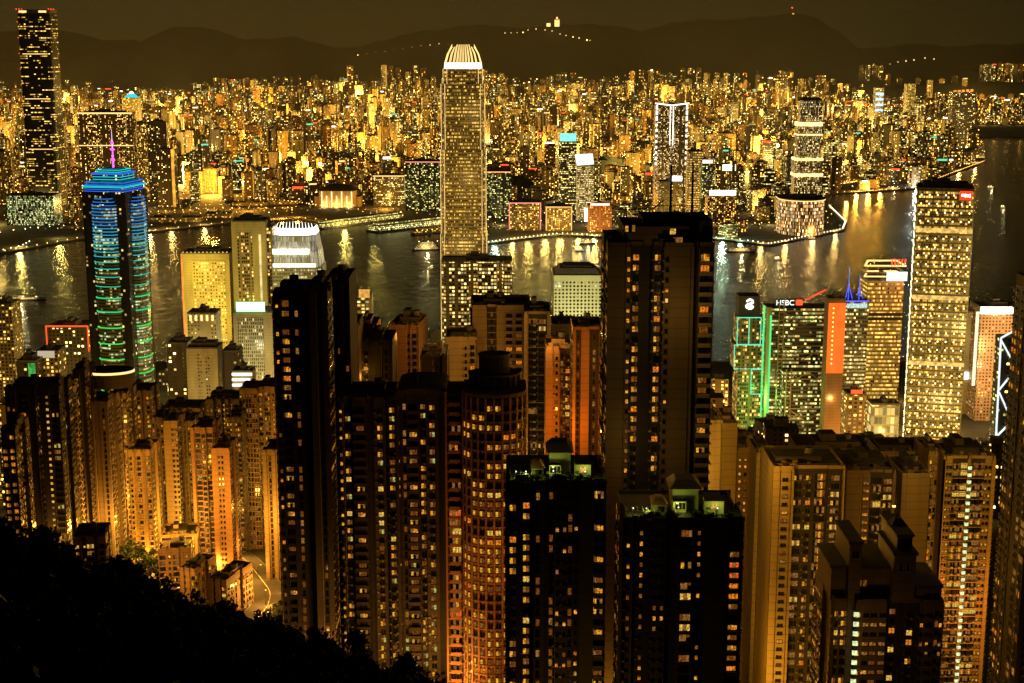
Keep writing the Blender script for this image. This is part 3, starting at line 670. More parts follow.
t, cx, w_, h = tower_simple('slab_block', 'tall plain golden slab with dark windowless top on the east shore', 'tower block', 907, 916, 84, 7400, 50, facade('gold_slab', (.6,.45,.2), 8, 8, .7, .7, .8, YEL, YEL, 1.5, blank=0), plant=.2)
t, cx, w_, h = tower_simple('banner_block', 'block with stacked blue-white light bands on the east shore', 'office', 876, 884, 88, 7300, 50, f_off, plant=.2)
q = MB()
for k_ in range(6): q.box(-w_/2, w_/2, -27, -25.5, 10 + k_*h*.15, 16 + k_*h*.15 + 6, emat('banner_blue', (.55,.75,1), 1.5) if not q.mats else q.mats[0])
q.build('screen', t)
# mountain path lamps, hilltop temple and beacon
q = MB()
for x_, y_ in [(505+6*i, 33-.2*i) for i in range(4)] + [(528,30),(536,29),(545,30),(552,31),(560,34),(566,35.5),(573,37),(579,38),(587,40),(590,40.5),(598,42),(606,44),(612,45),(621,47),(624,48),(658,60),(664,61),(672,63),(680,66)] + [(340+9*i, 58-1.3*i) for i in range(12)] + [(858,70),(866,67),(874,64.5),(882,66),(890,64),(898,62),(906,61),(914,60),(925,58),(934,59)]:
    p = at(x_, y_, 10150 if x_ < 840 else 9950); q.ball(p, rnd.uniform(2.5, 6.5), rnd.choice([lampm, goldl, goldl]), 5, 2)
tag(q.build('mountain_road_lamps'), 'string of amber road lamps winding up the dark mountain', 'road lamps', None, 'stuff')
p = at(557, 22, 10300); t = thing('hilltop_pavilion', 'small floodlit pavilion alone on the dark mountain ridge', 'pavilion', p)
q = MB(); q.box(-16, 16, -12, 12, -30, 12, goldl); q.build('wall', t); q = MB(); q.prism(rect(44, 30), 12, 20, orangel, orangel, scale=.3); q.prism(rect(14, 10), 20, 34, goldl, orangel, scale=.5); q.box(-70, -44, -8, 8, -30, -8, goldl); q.build('roof', t)  # lit look of the pavilion put in as emissive walls and roof
p = at(792, 14, 10500); t = thing('mountain_mast', 'red beacon mast on the highest mountain peak', 'mast', p)
q = MB(); q.bar((0,0,-30), (0,0,40), 2, metal, 4, .6); q.build('pole', t); q = MB(); q.ball((0,0,42), 6, redl); q.ball((8,0,-2), 9, emat('peak_lamp', (1,.3,.05), 1.6)); q.build('lamp', t)
# shore lights: what the water mirrors
shore = [(60,238,1),(20,247,1.3),(105,235,1.2),(150,230,1.5),(172,228,.8),(205,224,1),(245,220,1),(268,219,1.6),(282,218,1.6),(298,217,1.5),(318,222,2.0),(345,226,1.3),(375,227,1.4),(400,224,1.6),(430,222,1.5),(455,226,1.5),(495,241,1),(512,238,1),(528,237,1.1),(545,235,1.2),(560,234,1.3),(578,234,1.6),(594,235,2.2),(612,236,1.2),(630,237,1.5),(640,237,.8),
         (722,238,1.6),(740,240,.9),(760,243,.8),(785,241,.8),(812,236,.9),(835,231,.9),(846,199,1.5),(856,191,2.2),(868,190,2.0),(880,189,1.6),(915,186,1.8),(930,181,1.2),(958,170,.8),(975,162,1.1)]
for x_, y_, s_ in shore:
    p = on(x_, y_, 3); col = (1,.46,.06) if x_ in (318,268,282,298,856,868,880,846,612) else (.62,1,.62) if x_ in (722,740,495) else (.95,.98,.9) if x_ == 915 else (1,.74,.16) if x_ < 120 or 345 <= x_ <= 600 else (1,.62,.16)
    plight((p.x, p.y - 6, rnd.uniform(10, 22)), 4.6e4 * s_ * (p.y/3200)**1.5, col, 2.5)
for x_ in range(905, 1025, 13): p = on(x_, 127, 3); plight((p.x, p.y + 10, 20), 4e4 * rnd.uniform(.3, 1.5), rnd.choice([(1,.62,.16),(1,.8,.4),(1,.5,.08)]), 4)

q = MB()
for pts, m_, st in (([(0,208),(60,203),(110,208),(160,204),(230,199),(300,206),(330,211)],lampm,1.6),([(86,222),(150,216),(215,212),(300,212)],lampm,2.2),([(0,236),(50,231),(90,228)],lampw,3),([(0,170),(30,176),(60,183)],lampm,1.5),([(100,215),(190,209),(260,208)],goldl,2.5),
    ([(440,214),(500,222),(560,226),(610,226)],lampw,1.6),([(640,212),(690,222),(740,228),(790,226)],lampm,1.8),([(700,212),(740,208),(790,196),(830,186)],goldl,1.6),([(835,188),(880,181),(925,183)],lampm,1.1),([(840,183),(890,172),(950,163),(980,158)],lampm,1.6),
    ([(905,125.5),(960,124),(1024,123)],lampm,2.2),([(860,112),(920,117),(1024,116)],lampw,2.6),([(478,205),(472,160),(468,125)],goldl,2.4),([(560,200),(548,160),(540,120)],lampm,2.6),([(640,195),(622,150),(610,118)],lampm,2.8),([(360,200),(372,160),(380,128)],lampm,2.6),([(180,180),(250,183),(310,178),(380,184)],lampm,2.2),([(250,150),(330,146),(420,150)],lampm,2.6),([(690,160),(760,158),(840,166)],lampm,2.2),([(500,140),(600,138),(680,146),(790,140)],goldl,3.2)):
    W_ = [on(x_, y_, 3) for x_, y_ in pts]
    for a, c in zip(W_, W_[1:]):
        L = (c - a).length; n_ = max(2, int(L / (st * 9))); 
        for i in range(n_):
            pp = a.lerp(c, i / n_)
            if inside(pp.x, pp.y): q.bar(pp, pp + Vector((0,0,10)), .15, darkm, 3); q.ball((pp.x + rnd.uniform(-2,2), pp.y + rnd.uniform(-2,2), pp.z + 10), rnd.uniform(.9, 1.8) * pp.y/4200, m_, 4, 2)
tag(q.build('avenue_lamps'), 'long chains of amber lamps along the avenues over the harbour', 'street lamps', None, 'stuff')

for x_ in range(70, 310, 24):
    p = on(x_, 214 - (x_-70)*.03, 3); plight((p.x, p.y, 14), 4e4, (1,.46,.05), 2.5, spec=0.0)
for x_ in range(500, 790, 30):
    p = on(x_, 225, 3); plight((p.x, p.y, 16), 4e4, (1,.72,.2), 2.5, spec=0.0)

# ------------------------------------------------------------------ island side: towers with real windows
L_ = [emat('room_orange', (1,.27,.015), .62, .8, 2.2), emat('room_amber', (1,.38,.025), .68, .8, 2.2), emat('room_yellow', (1,.47,.035), .68, .8, 2.2),
      emat('room_pale', (1,.60,.09), .66, .75, 2.2), emat('room_green_white', (.85,.85,.20), .45, .7, 2.2), emat('room_red', (1,.15,.02), .65, .7, 2.2),
      emat('room_dim_orange', (1,.30,.035), .16, .8, 2.2), emat('room_dim_gold', (1,.45,.08), .24, .8, 2.2)]
L_dim = [emat('curtain_orange', (1,.30,.035), .13, .6, 2), emat('curtain_gold', (1,.44,.08), .22, .6, 2)]
glass = pmat('dark_window_glass', (.012,.011,.009), .12, .3, 1.0)
frame_d = pmat('window_frame_dark', (.05,.04,.03), .6, .2, 1)
frame_l = pmat('window_frame_pale', (.40,.34,.25), .6, .2, 1)
SIZE = {'s': (.9,1.2,1), 'w': (1.8,1.65,2), 'W': (3.0,1.9,3), 'G': (3.9,2.35,4), 'D': (2.6,2.1,3), 't': (1.1,2.0,1), 'L': (1.3,1.2,1), 'P': (2.0,1.1,2)}
_wc = {}
def win_mb(kind, state, fr):
    key = (kind, state, fr.name)
    if key in _wc: return _wc[key]
    w_, h_, n_ = SIZE[kind]; b = MB(); r_ = random.Random(hash((kind, state)) if False else (ord(kind) * 31 + state * 7))
    b.box(-w_/2-.12, w_/2+.12, -.02, .05, -.1, h_+.1, fr)
    b.box(-w_/2-.25, w_/2+.25, 0, .32, -.26, -.11, fr)
    pw = w_ / n_
    for i in range(n_):
        x0 = -w_/2 + i*pw + .05; x1 = x0 + pw - .1
        if state == 0: m = glass
        else:
            m = L_[(state - 1) % 8]
            if r_.random() < .35: m = r_.choice(L_dim)
            if n_ > 2 and r_.random() < .15: m = glass
        zz = h_ if r_.random() < .6 or state == 0 else h_ * r_.uniform(.55, .85)
        b.face([(x0,.075,0),(x0,.075,zz),(x1,.075,zz),(x1,.075,0)], m)
        if zz < h_: b.face([(x0,.07,zz),(x0,.07,h_),(x1,.07,h_),(x1,.07,zz)], L_dim[i % 2])
    if kind in 'wWs' and state % 3 != 2: b.box(w_/2+.22, w_/2+.95, .02, .5, -.1, .5, metal)
    if kind in 'wG' and state in (0, 3, 7): b.bar((-w_/2, .9, -.2), (w_/2, .9, -.2), .03, metal, 3); b.box(-w_*.3, -w_*.05, .88, .9, -.9, -.25, frame_l); b.box(w_*.05, w_*.25, .88, .9, -.75, -.25, frame_d)
    _wc[key] = b; b.me = None; return b
def balc_mb(w_, d_, m, style):
    b = MB(); b.box(-w_/2, w_/2, 0, d_, -.2, 0, m)
    if style == 'solid': b.box(-w_/2, w_/2, d_-.12, d_, 0, 1.0, m); b.box(-w_/2, -w_/2+.12, 0, d_-.12, 0, 1.0, m); b.box(w_/2-.12, w_/2, 0, d_-.12, 0, 1.0, m)
    else:
        b.box(-w_/2, w_/2, d_-.06, d_, .95, 1.05, metal); b.box(-w_/2, w_/2, d_-.05, d_-.01, .1, .9, frame_d)
        b.box(-w_/2, -w_/2+.05, 0, d_-.06, .1, 1.0, frame_d); b.box(w_/2-.05, w_/2, 0, d_-.06, .1, 1.0, frame_d)
    b.me = None; return b
def emit(part, inst, root, cap, lo_px=690):
    """the instances that show become parts of their own, what is left of them one mesh"""
    if not inst: return
    W_ = Matrix.Translation(root.location) @ Matrix.Rotation(root.rotation_euler.z, 4, 'Z')
    sc_ = []
    for mb_, M, lit in inst:
        x_, y_ = proj(W_ @ M.translation)
        out = not (-5 < x_ < 1030 and y_ < lo_px)
        if y_ > 800 or x_ < -140 or x_ > 1160: continue
        n_ = (W_.to_3x3() @ (M.to_3x3() @ Vector((0,1,0)))); v_ = (W_ @ M.translation - Vector((0,0,CAMZ))).normalized()
        fc = -n_.dot(v_)
        sc_.append((out or fc < .12, -lit, y_ - 60*fc, len(sc_), mb_, M))
    sc_.sort(key=lambda s: s[:4])
    n_obj = 0; rest_ = MB()
    for s in sc_:
        if n_obj < cap and not s[0]:
            if s[4].me is None: s[4].me = s[4].mesh(part)
            o = link(part, s[4].me, root); o.matrix_local = s[5]; n_obj += 1
        else: rest_.add(s[4], s[5])
    if rest_.f:
        o = rest_.build(part + ('s' if n_obj else ''), root)
        o['kind'] = 'stuff'
def near_tower(name, label, x0, x1, yt, Y, D, front, wall, side=None, rz=0, ch=3.1, p=.25, pal=(1,2,2,3,3,4), cap=100, roof='flat', band=0, fr=None,
               balc='solid', bcap=40, group=None, cat='apartment tower', skip=0, yfoot=None, sp=None, gz=None, lo_px=690, plant=.5, trim=None, recess=None, top_front=False):
    fr = fr or frame_d; cx = at((x0+x1)/2, yt, Y).x; w_ = at(x1, yt, Y).x - at(x0, yt, Y).x; rz = R(rz)
    if rz: w_ = max(8, (w_ - D*abs(math.sin(rz))) / math.cos(rz))
    gz = gz if gz is not None else hkz(cx, Y + D/2) - 6
    H = at(512, yt, Y + (0 if top_front else D*.55)).z - gz
    yc = Y + D/2 if not rz else Y + (D*math.cos(rz) + w_*abs(math.sin(rz)))/2
    cxx = at((x0+x1)/2, yt, Y).x * (yc / Y) ** 0
    t = thing(name, label, cat, (cxx, yc, gz), rz, group)
    side = side or [(1,0,'n')]
    edges = []; pts = []; segs_ = []
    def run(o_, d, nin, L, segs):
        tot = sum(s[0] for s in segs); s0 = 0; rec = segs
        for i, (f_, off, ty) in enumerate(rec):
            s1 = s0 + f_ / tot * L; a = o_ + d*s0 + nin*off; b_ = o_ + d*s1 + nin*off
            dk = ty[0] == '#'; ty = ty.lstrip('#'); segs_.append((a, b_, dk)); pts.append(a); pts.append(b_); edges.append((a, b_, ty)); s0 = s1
    X, Yv = Vector((1,0)), Vector((0,1))
    run(Vector((-w_/2,-D/2)), X, Yv, w_, front)
    run(Vector((w_/2,-D/2)), Yv, -X, D, side)
    run(Vector((w_/2,D/2)), -X, -Yv, w_, [(1,0,'n')])
    run(Vector((-w_/2,D/2)), -Yv, X, D, side)
    P = []
    for q in pts:
        if not P or (q - P[-1]).length > .01: P.append(q)
    if (P[0] - P[-1]).length < .01: P.pop()
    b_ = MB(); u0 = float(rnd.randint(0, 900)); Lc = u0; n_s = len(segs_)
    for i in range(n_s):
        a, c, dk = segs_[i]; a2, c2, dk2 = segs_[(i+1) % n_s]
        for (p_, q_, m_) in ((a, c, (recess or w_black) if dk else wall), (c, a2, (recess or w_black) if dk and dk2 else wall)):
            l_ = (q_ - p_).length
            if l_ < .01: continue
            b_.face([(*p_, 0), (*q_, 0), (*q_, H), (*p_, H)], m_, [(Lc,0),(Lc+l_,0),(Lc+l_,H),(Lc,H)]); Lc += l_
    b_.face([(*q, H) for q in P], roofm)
    # downpipes and soil stacks
    for (a, c, ty) in edges:
        d_ = c - a
        if ty == 'n' and d_.length < 5 or d_.length < 2.2: continue
        d_.normalize(); no_ = Vector((d_.y, -d_.x))
        for e_ in (.25, (c - a).length - .25):
            if rnd.random() < .6: q = a + d_*e_ + no_*.12; b_.bar((*q, 0), (*q, H-.5), .1, frame_l if rnd.random() < .4 else frame_d, 3)
    inst, binst = [], []
    nfl = int((H - 2) / ch)
    for (a, c, ty) in edges:
        d = c - a; L = d.length; d.normalize(); nout = Vector((d.y, -d.x))
        if ty == 'n': continue
        wn = (Matrix.Rotation(rz, 3, 'Z') @ Vector((nout.x, nout.y, 0)))
        if wn.y > .5: continue
        kind = {'B': 'D', 'C': 'W', 'L': 'L'}.get(ty[0], ty[0]); ww = SIZE[kind][0]; kinds_ = [kind]
        n_ = max(1, int(L / (ww * (sp or 1.45) + .3))) if kind != 'L' else 1
        if L < ww * .9: continue
        if ty[0] in 'GD' and L/n_ > ww*1.5: n_ += 1
        bm = balc_mb(L*.92, 1.5 if ty[0] == 'B' else .9, trim or wall, balc) if ty[0] in 'B' else None
        pc = p * (float(ty[1:]) if len(ty) > 1 else 1)
        alt = {'w': 'wwwst', 'W': 'WWwG', 's': 'sst', 'G': 'GGW'}.get(kind, kind)
        cols = [rnd.choice(alt) for _ in range(n_)]; cols = [c_ if SIZE[c_][0] < L/n_*.92 else kind for c_ in cols]; jit = [rnd.uniform(-.25, .25) for _ in range(n_)]
        for k_ in range(skip, nfl):
            z_ = H - 2.2 - (k_ + 1) * ch + 1.0
            if z_ < 3: break
            litf = rnd.random() < pc * 1.5; st = rnd.choice(pal) if rnd.random() < .72 else rnd.choice((7, 8, 8))
            if bm:
                mid = (a + c) / 2; M = Matrix(((d.x, nout.x, 0, mid.x), (d.y, nout.y, 0, mid.y), (0, 0, 1, z_ - .95), (0, 0, 0, 1))); binst.append((bm, M, 0))
            for i in range(n_):
                q = a + d * (L * (i + .5) / n_ + jit[i])
                if kind == 'L': s_ = rnd.choice((3,4,5)) if rnd.random() < pc * 3 else 0
                else: s_ = (st if rnd.random() < .75 else rnd.choice(pal)) if (litf and rnd.random() < .8) or rnd.random() < pc*.25 else 0
                # local x runs against d so that y points outwards and the frame stays right-handed
                M = Matrix(((-d.x, nout.x, 0, q.x), (-d.y, nout.y, 0, q.y), (0, 0, 1, z_), (0, 0, 0, 1)))
                inst.append((win_mb(cols[i], s_, fr), M, s_ > 0))
    if band:
        for (a, c, ty) in edges:
            d = c - a; L = d.length
            if L < .5 or ty == 'n': continue
            M = Matrix.Translation((a.x, a.y, 0)) @ Matrix.Rotation(math.atan2(d.y, d.x), 4, 'Z')
            for k_ in range(0, nfl, band):
                z_ = H - 2.2 - k_*ch
                if proj(t.location + Vector((a.x, a.y, z_)))[1] > 720: break
                b_.box(.02, L-.02, -.28, -.002, z_-.35, z_-.02, trim or wall, M=M)
    b_.build('wall', t)
    emit('window', inst, t, cap, lo_px); emit('balcony', binst, t, bcap, lo_px)
    r_ = MB(); n_ = len(P)
    for i in range(n_):
        a, c = P[i], P[(i+1) % n_]; d = c - a
        if d.length < .6: continue
        M = Matrix.Translation((a.x, a.y, 0)) @ Matrix.Rotation(math.atan2(d.y, d.x), 4, 'Z')
        r_.box(.03, d.length-.03, .03, .3, H + .01, H + 1.3, wall, M=M)
    if roof == 'flat':
        pw, pd = w_*plant/2*rnd.uniform(.7, 1.05), D*rnd.uniform(.16, .28); ox = w_*rnd.uniform(-.12, .12); hh = rnd.uniform(2.0, 3.4)
        pm_ = wall if rnd.random() < .35 else w_dark; r_.box(ox-pw, ox+pw, -pd, pd, H+.02, H+hh, pm_, roofm)
        v_ = rnd.random()
        if v_ < .45: r_.box(ox-pw*.7, ox-pw*.05, -pd*.6, pd*.8, H+hh+.01, H+hh+rnd.uniform(1.8, 3.2), pm_, roofm)
        if v_ > .3: r_.prism([(ox+pw*.55+1.5*math.cos(k_), 1.5*math.sin(k_)) for k_ in [2*math.pi*i/10 for i in range(10)]], H+hh+.01, H+hh+2.1, roofl, roofm)
        if v_ < .35: r_.box(ox-pw*1.12, ox+pw*1.12, -pd*1.2, pd*1.2, H+hh+.015, H+hh+.4, roofm)
        for q in range(7): xx = -w_*.42 + rnd.random()*w_*.8; yy = -D*.44 + rnd.random()*D*.2; sz = rnd.uniform(.6, 2.4); r_.box(xx, xx+sz, yy, yy+rnd.uniform(.6, 1.6), H+.02, H+rnd.uniform(.8, 2.1), rnd.choice((metal, roofl, wall)))
        for q in range(3): xx = ox + rnd.uniform(-pw, pw)*.8; r_.bar((xx, rnd.uniform(-pd, pd)*.7, H+hh), (xx, rnd.uniform(-pd, pd)*.7, H+hh+rnd.uniform(1.5, 6)), .07, darkm, 3)
        r_.bar((-w_*.42, -D*.3, H+.5), (w_*.42, -D*.3, H+.5), .16, metal, 4); r_.bar((-w_*.2, -D*.42, H+.4), (-w_*.2, D*.3, H+.4), .14, metal, 4)
        for q in range(int(w_/2)): r_.bar((-w_/2+.5+q*2, -D/2+.45, H+1.3), (-w_/2+.5+q*2, -D/2+.45, H+2.2), .04, metal, 3)
        r_.bar((-w_/2+.5, -D/2+.45, H+2.2), (w_/2-.5, -D/2+.45, H+2.2), .05, metal, 3)
    if r_.f: r_.build('roof', t)
    t['h'] = H; return t, w_, H
def drop(t, *keys):
    for k_ in keys:
        if k_ in t: del t[k_]

w_beige = wallmat('beige_tile_wall', (.36,.26,.135)); w_brown = wallmat('brown_wall', (.17,.115,.07)); w_dark = wallmat('dark_brown_wall', (.075,.055,.038))
w_red = wallmat('terracotta_wall', (.36,.18,.08)); w_pink = wallmat('rose_beige_wall', (.40,.26,.12)); w_cream = wallmat('cream_wall', (.52,.42,.22)); w_grey = wallmat('grey_wall', (.28,.25,.20))
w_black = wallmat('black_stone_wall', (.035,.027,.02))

FD = .28
# -------- the two financial towers and the harbour front
def hgz(x, Y): return hkz(x, Y) - 2
m_ifc = facade('curtain_wall_gold', (.40,.29,.09), 1.6, 4.1, .85, .48, .34, (1,.50,.06), YEL, 1.5, floorlit=.45, blank=0, glass=(.04,.04,.03), rough=.35)
cx, w_, h = spot(438.5, 486, 46, 1750, 4); t = thing('crowned_skyscraper', 'giant tapering skyscraper with a ring of glowing white claws for a crown', 'skyscraper', (cx, 1780, 4))
FDI = .28
for k_ in range(4): plight((cx-10+7*k_, 1690, 90+80*k_), 1.1e5, (1,.66,.2), 3) if False else plight((cx-10+7*k_, 1680, 90+80*k_), 4e4, (1,.62,.16), 3)
h0 = at(512, 69, 1750).z - 4; h1 = at(512, 84, 1750).z - 4; h2 = at(512, 150, 1750).z - 4; h3 = at(512, 235, 1750).z - 4
b_ = MB(); S_ = []
def notched(w2, c=4.5): a = w2/2; return [(-a+c,-a),(a-c,-a),(a-c,-a+1.6),(a-1.6,-a+c),(a,-a+c),(a,a-c),(a-c,a),(-a+c,a),(-a,a-c),(-a,-a+c),(-a+1.6,-a+c),(-a+c,-a+1.6)]
for za, zb, s_ in ((0,h3,1.0),(h3,h2,.975),(h2,h1,.93),(h1,h0,.84)): b_.prism(notched(w_*s_), za, zb, m_ifc, roofl, 40*s_); S_.append((za, zb, s_))
b_.build('wall', t)
b_ = MB()
for za, zb, s_ in S_:
    a = w_*s_/2; k_ = za + 4.1
    while k_ < zb - .5: b_.box(-a+4.6, a-4.6, -a-.55, -a-.05, k_-.28, k_+.1, roofl); k_ += 4.1
    for i in range(1, 8): b_.box(-a+4.5+i*(2*a-9)/8-.25, -a+4.5+i*(2*a-9)/8+.25, -a-.75, -a-.06, za+.02, zb, metal)
b_.build('fins', t)['kind'] = 'stuff'
for sx_ in (-1, 1):
    for off in (0, 4.6):
        b_ = MB()
        for za, zb, s_ in S_: a = w_*s_/2; x_ = sx_*(a-off); yy = -a + (4.5 if off == 0 else 0); b_.box(x_-.35, x_+.35, yy-.9, yy-.1, za+.02, zb, emat('edge_glow', (1,.66,.24), 1.05, .25, .05) if sx_ == -1 and off == 0 and not b_.mats else (b_.mats[0] if b_.mats else bpy.data.materials['edge_glow']))
        b_.build('edge_strip', t)  # floodlit corner edges put in as emissive strips
b_ = MB(); zc = h0; a = w_*.84/2; b_.prism(notched(w_*.80), zc, zc+7, whitel, roofl, scale=.97); b_.build('crown_band', t)
for i in range(40):
    an = 2*math.pi*i/40; ca, sa = math.cos(an), math.sin(an); sq = 1/max(abs(ca), abs(sa)); x_, y_ = a*.93*sq*ca, a*.93*sq*sa; x_, y_ = max(-a*.9,min(a*.9,x_)), max(-a*.9,min(a*.9,y_))
    b_ = MB(); q0 = Vector((x_, y_, zc+7)); q1 = Vector((x_*.86, y_*.86, zc+17)); q2 = Vector((x_*.62, y_*.62, h + 1.5 if abs(i%10-5) > 1 else h - 1)); b_.bar(q0, q1, .5, goldl, 4, .45); b_.bar(q1, q2, .45, goldl, 4, .25); b_.build('crown_fin', t)

m_ifc1 = facade('curtain_wall_silver', (.5,.5,.42), 1.7, 4.1, .5, .5, .3, GRN, PALE, 1.6, floorlit=.3, blank=0, rough=.4)
cx, w_, h = spot(268, 319, 236, 1700, 4); t = thing('white_crowned_tower', 'shorter tower with a floodlit white faceted crown behind the dark blocks', 'skyscraper', (cx, 1728, 4))
b_ = MB(); zc = at(512, 268, 1700).z - 4; b_.prism(notched(w_*1.02), 0, zc, m_ifc1, roofl); b_.build('wall', t)
m_crw = facade('crown_glass_lit', (.75,.74,.65), 1.4, 6.0, .45, .9, 1.0, (.95,1,.75), (1,.95,.75), .8, blank=.15, base=1, power=1.0)
b_ = MB(); b_.prism(notched(w_*.98, 6), zc+.02, zc+19, m_crw, roofl, scale=.93); b_.prism(notched(w_*.90, 7), zc+19.02, zc+37, m_crw, roofl, 60, scale=.90); b_.build('crown', t)
b_ = MB(); b_.prism(notched(w_*.82, 7), zc+37.02, zc+45, whitel, roofl, scale=.9); b_.box(-w_*.42, w_*.3, -w_*.49-.4, -w_*.49-.05, zc+16, zc+22, whitel); b_.box(-w_*.42, w_*.42, -w_*.485-.4, -w_*.485-.05, zc+1, zc+5, whitel); b_.build('crown_band', t)
for i in range(12):
    x_ = -w_*.36 + i*w_*.72/11; b_ = MB(); b_.bar((x_, -w_*.33, zc+44), (x_*.92, -w_*.30, zc+53 - abs(i-5.5)*.5), .55, whitel, 4, .2); b_.build('crown_fin', t)

m_ex = facade('twin_lobe_face', (.38,.28,.12), 3.2, 4.0, .72, .55, .62, GOLD, GRN, 2.6, floorlit=.15, blank=.12)
t, cx, w_, h = tower_simple('exchange_block', 'golden gridded office block with flat dark roof at the foot of the giant skyscraper', 'office', 441, 512, 262, 1600, 40, m_ex, gz=4, plant=.3,
    poly=lambda a, d: [(-a/2,-d/2+4),(-a/2+4,-d/2),(-a*.12,-d/2),(-a*.08,-d/2+5),(-a*.0,-d/2+5),(a*.03,-d/2),(a*.28,-d/2),(a*.31,-d/2+6),(a*.36,-d/2+6),(a*.38,-d/2+1),(a/2,-d/2+1),(a/2,d/2),(-a/2,d/2)])
q = MB(); k_ = 4.0
while k_ < h: q.box(-w_/2+4, -w_*.12, -20.5, -20.05, k_, k_+.5, roofl); q.box(w_*.03, w_*.28, -20.5, -20.05, k_, k_+.5, roofl); k_ += 4
q.build('spandrels', t)['kind'] = 'stuff'
q = MB(); q.bar((w_*.47,0,h), (w_*.47,0,h+34), .5, metal, 5, .15); q.build('flagpole', t)
for k_ in range(3): plight((cx - 30 + 26*k_, 1570, 30), 5e4*FD, (1,.6,.18), 1)

# pale tower with rows of round windows
cx, w_, h = spot(554, 602, 277, 1650, 4); t = thing('round_window_tower', 'cream office tower with a dense grid of small round windows and a hipped roof', 'office', (cx, 1676, 4))
w_cr = pmat('cream_mosaic', (.66,.62,.40), .7, .06, .2)
b_ = MB(); b_.prism(rect(w_, w_), 0, h, w_cr, roofm); b_.build('wall', t)
disc = {}
for st in range(5):
    d_ = MB(); P8 = [(1.15*math.cos(math.pi*i/4+.39), 1.15*math.sin(math.pi*i/4+.39)) for i in range(8)]
    P9 = [(x*1.22, z) for x, z in P8]; P9 = [(x*1.25, z*1.25) for x, z in P8]
    d_.face([(x, .04, z) for x, z in P9][::-1], frame_l); d_.face([(x, .09, z) for x, z in P8][::-1], [glass, glass, L_[3], L_[4], L_dim[1]][st]); d_.me = None; disc[st] = d_
inst = []
for i in range(13):
    for k_ in range(1, int(h/4.1)):
        st = rnd.choices(range(5), [46,30,3,4,6])[0]; inst.append((disc[st], Matrix(((-1,0,0,-w_/2+(i+.5)*w_/13),(0,-1,0,-w_/2),(0,0,1,h-3-k_*4.1+1),(0,0,0,1))), st > 1))
for i in range(12):
    for k_ in range(1, int(h/4.1)):
        for sx_ in (-1, 1): inst.append((disc[rnd.choice((0,0,0,1))], Matrix(((0,sx_,0,sx_*w_/2),(-sx_,0,0,-w_/2+(i+.5)*w_/12),(0,0,1,h-3-k_*4.1+1),(0,0,0,1))), 0))
emit('window', inst, t, 100)
b_ = MB(); b_.prism(rect(w_*1.02, w_*1.02), h+.02, h+2, w_cr, roofm); b_.prism(rect(w_*.94, w_*.94), h+2.02, h+9, roofl, roofm, scale=.78); b_.prism(rect(w_*.6, w_*.6), h+9, h+11, roofl, roofm); b_.build('roof', t)
for k_ in (-1, 0, 1): plight((cx + 24*k_ - 4, 1605, 70), 2.3e5*FD, (.95,.95,.45), 3); 
for k_ in (-1, 1): plight((cx + 20*k_, 1600, 140), 1.0e5*FD, (.95,.95,.45), 3)

# star-plan tower with blue and green neon
cx, w_, h = spot(76, 137, 193, 1450, 6); gz0 = hgz(cx, 1480); h += 6 - gz0
t = thing('neon_tower', 'dark tower ringed with blue-to-green neon lines under a magenta spire', 'skyscraper', (cx, 1480, gz0), R(-13))
m_ctr = facade('dark_neon_tower_glass', (.035,.033,.030), 3.2, 4.0, .6, .5, .17, GOLD, GRN, 2.2, blank=.1, glass=(.015,.016,.015), rough=.25, power=3)
a = w_*.39; b_ = MB(); b_.prism([(-a,-a),(a,-a),(a,a),(-a,a)], 0, h, m_ctr, roofm); b_.build('wall', t)
def neon_mat(f):
    i = min(7, max(0, int(f*8))); nm = f'neon_step_{i}'; m_ = bpy.data.materials.get(nm)
    if m_: return m_
    c = [(.02,.22,.75),(.02,.28,.75),(.02,.40,.68),(.02,.50,.55),(.02,.58,.42),(.02,.60,.30),(.03,.62,.18),(.06,.66,.08)][i]; return emat(nm, c, 1.15)
m_bay = facade('bay_glass', (.16,.17,.12), 2.2, 3.0, .9, .5, .12, YEL, (.6,1,.5), 1.2, floorlit=.3, blank=0, rough=.3)
bays = []
for k_ in range(4):
    an = k_*math.pi/2; Mr = Matrix.Rotation(an, 4, 'Z'); bw_ = a*.56; hb = h - 12
    P = [(-bw_,-a-.02),(-bw_*.75,-a-4.5),(0,-a-6.5),(bw_*.75,-a-4.5),(bw_,-a-.02)]
    P3 = [tuple((Mr @ Vector((x,y,0)))[:2]) for x, y in P]
    b_ = MB(); b_.prism(P3, 0, hb, m_bay, roofm, 77.0*k_); P3b = P3; b_.prism(P3, hb+.01, hb+12, m_ctr, roofm, scale=.25); b_.build('corner_bay', t)
    b_ = MB(); z_ = hb + 6; i = 0; gap = 3.2
    while z_ > 8:
        f = (hb + 6 - z_) / h * 1.9 + .06; m_ = neon_mat(f)
        s_ = .72 if z_ > hb + 4 else .86 if z_ > hb+1 else 1.0
        for (x0_, y0_), (x1_, y1_) in zip(P, P[1:]):
            b_.bar(Mr @ Vector((x0_*s_*1.03, y0_-.35, z_)), Mr @ Vector((x1_*s_*1.03, y1_-.35, z_)), .42 if z_ > h*.62 else .75, m_, 4)
        i += 1; z_ -= gap; gap = 3.2 if z_ > h*.80 else min(16, gap * 1.2)
    b_.build('neon_lines', t)['kind'] = 'stuff'
tiers = [(.90, h+.02, h+4, 1), (.97, h+4, h+6, .92), (.88, h+6, h+11, .78), (.62, h+11, h+16, 1), (.66, h+16, h+18, .85), (.52, h+18, h+22, .6)]
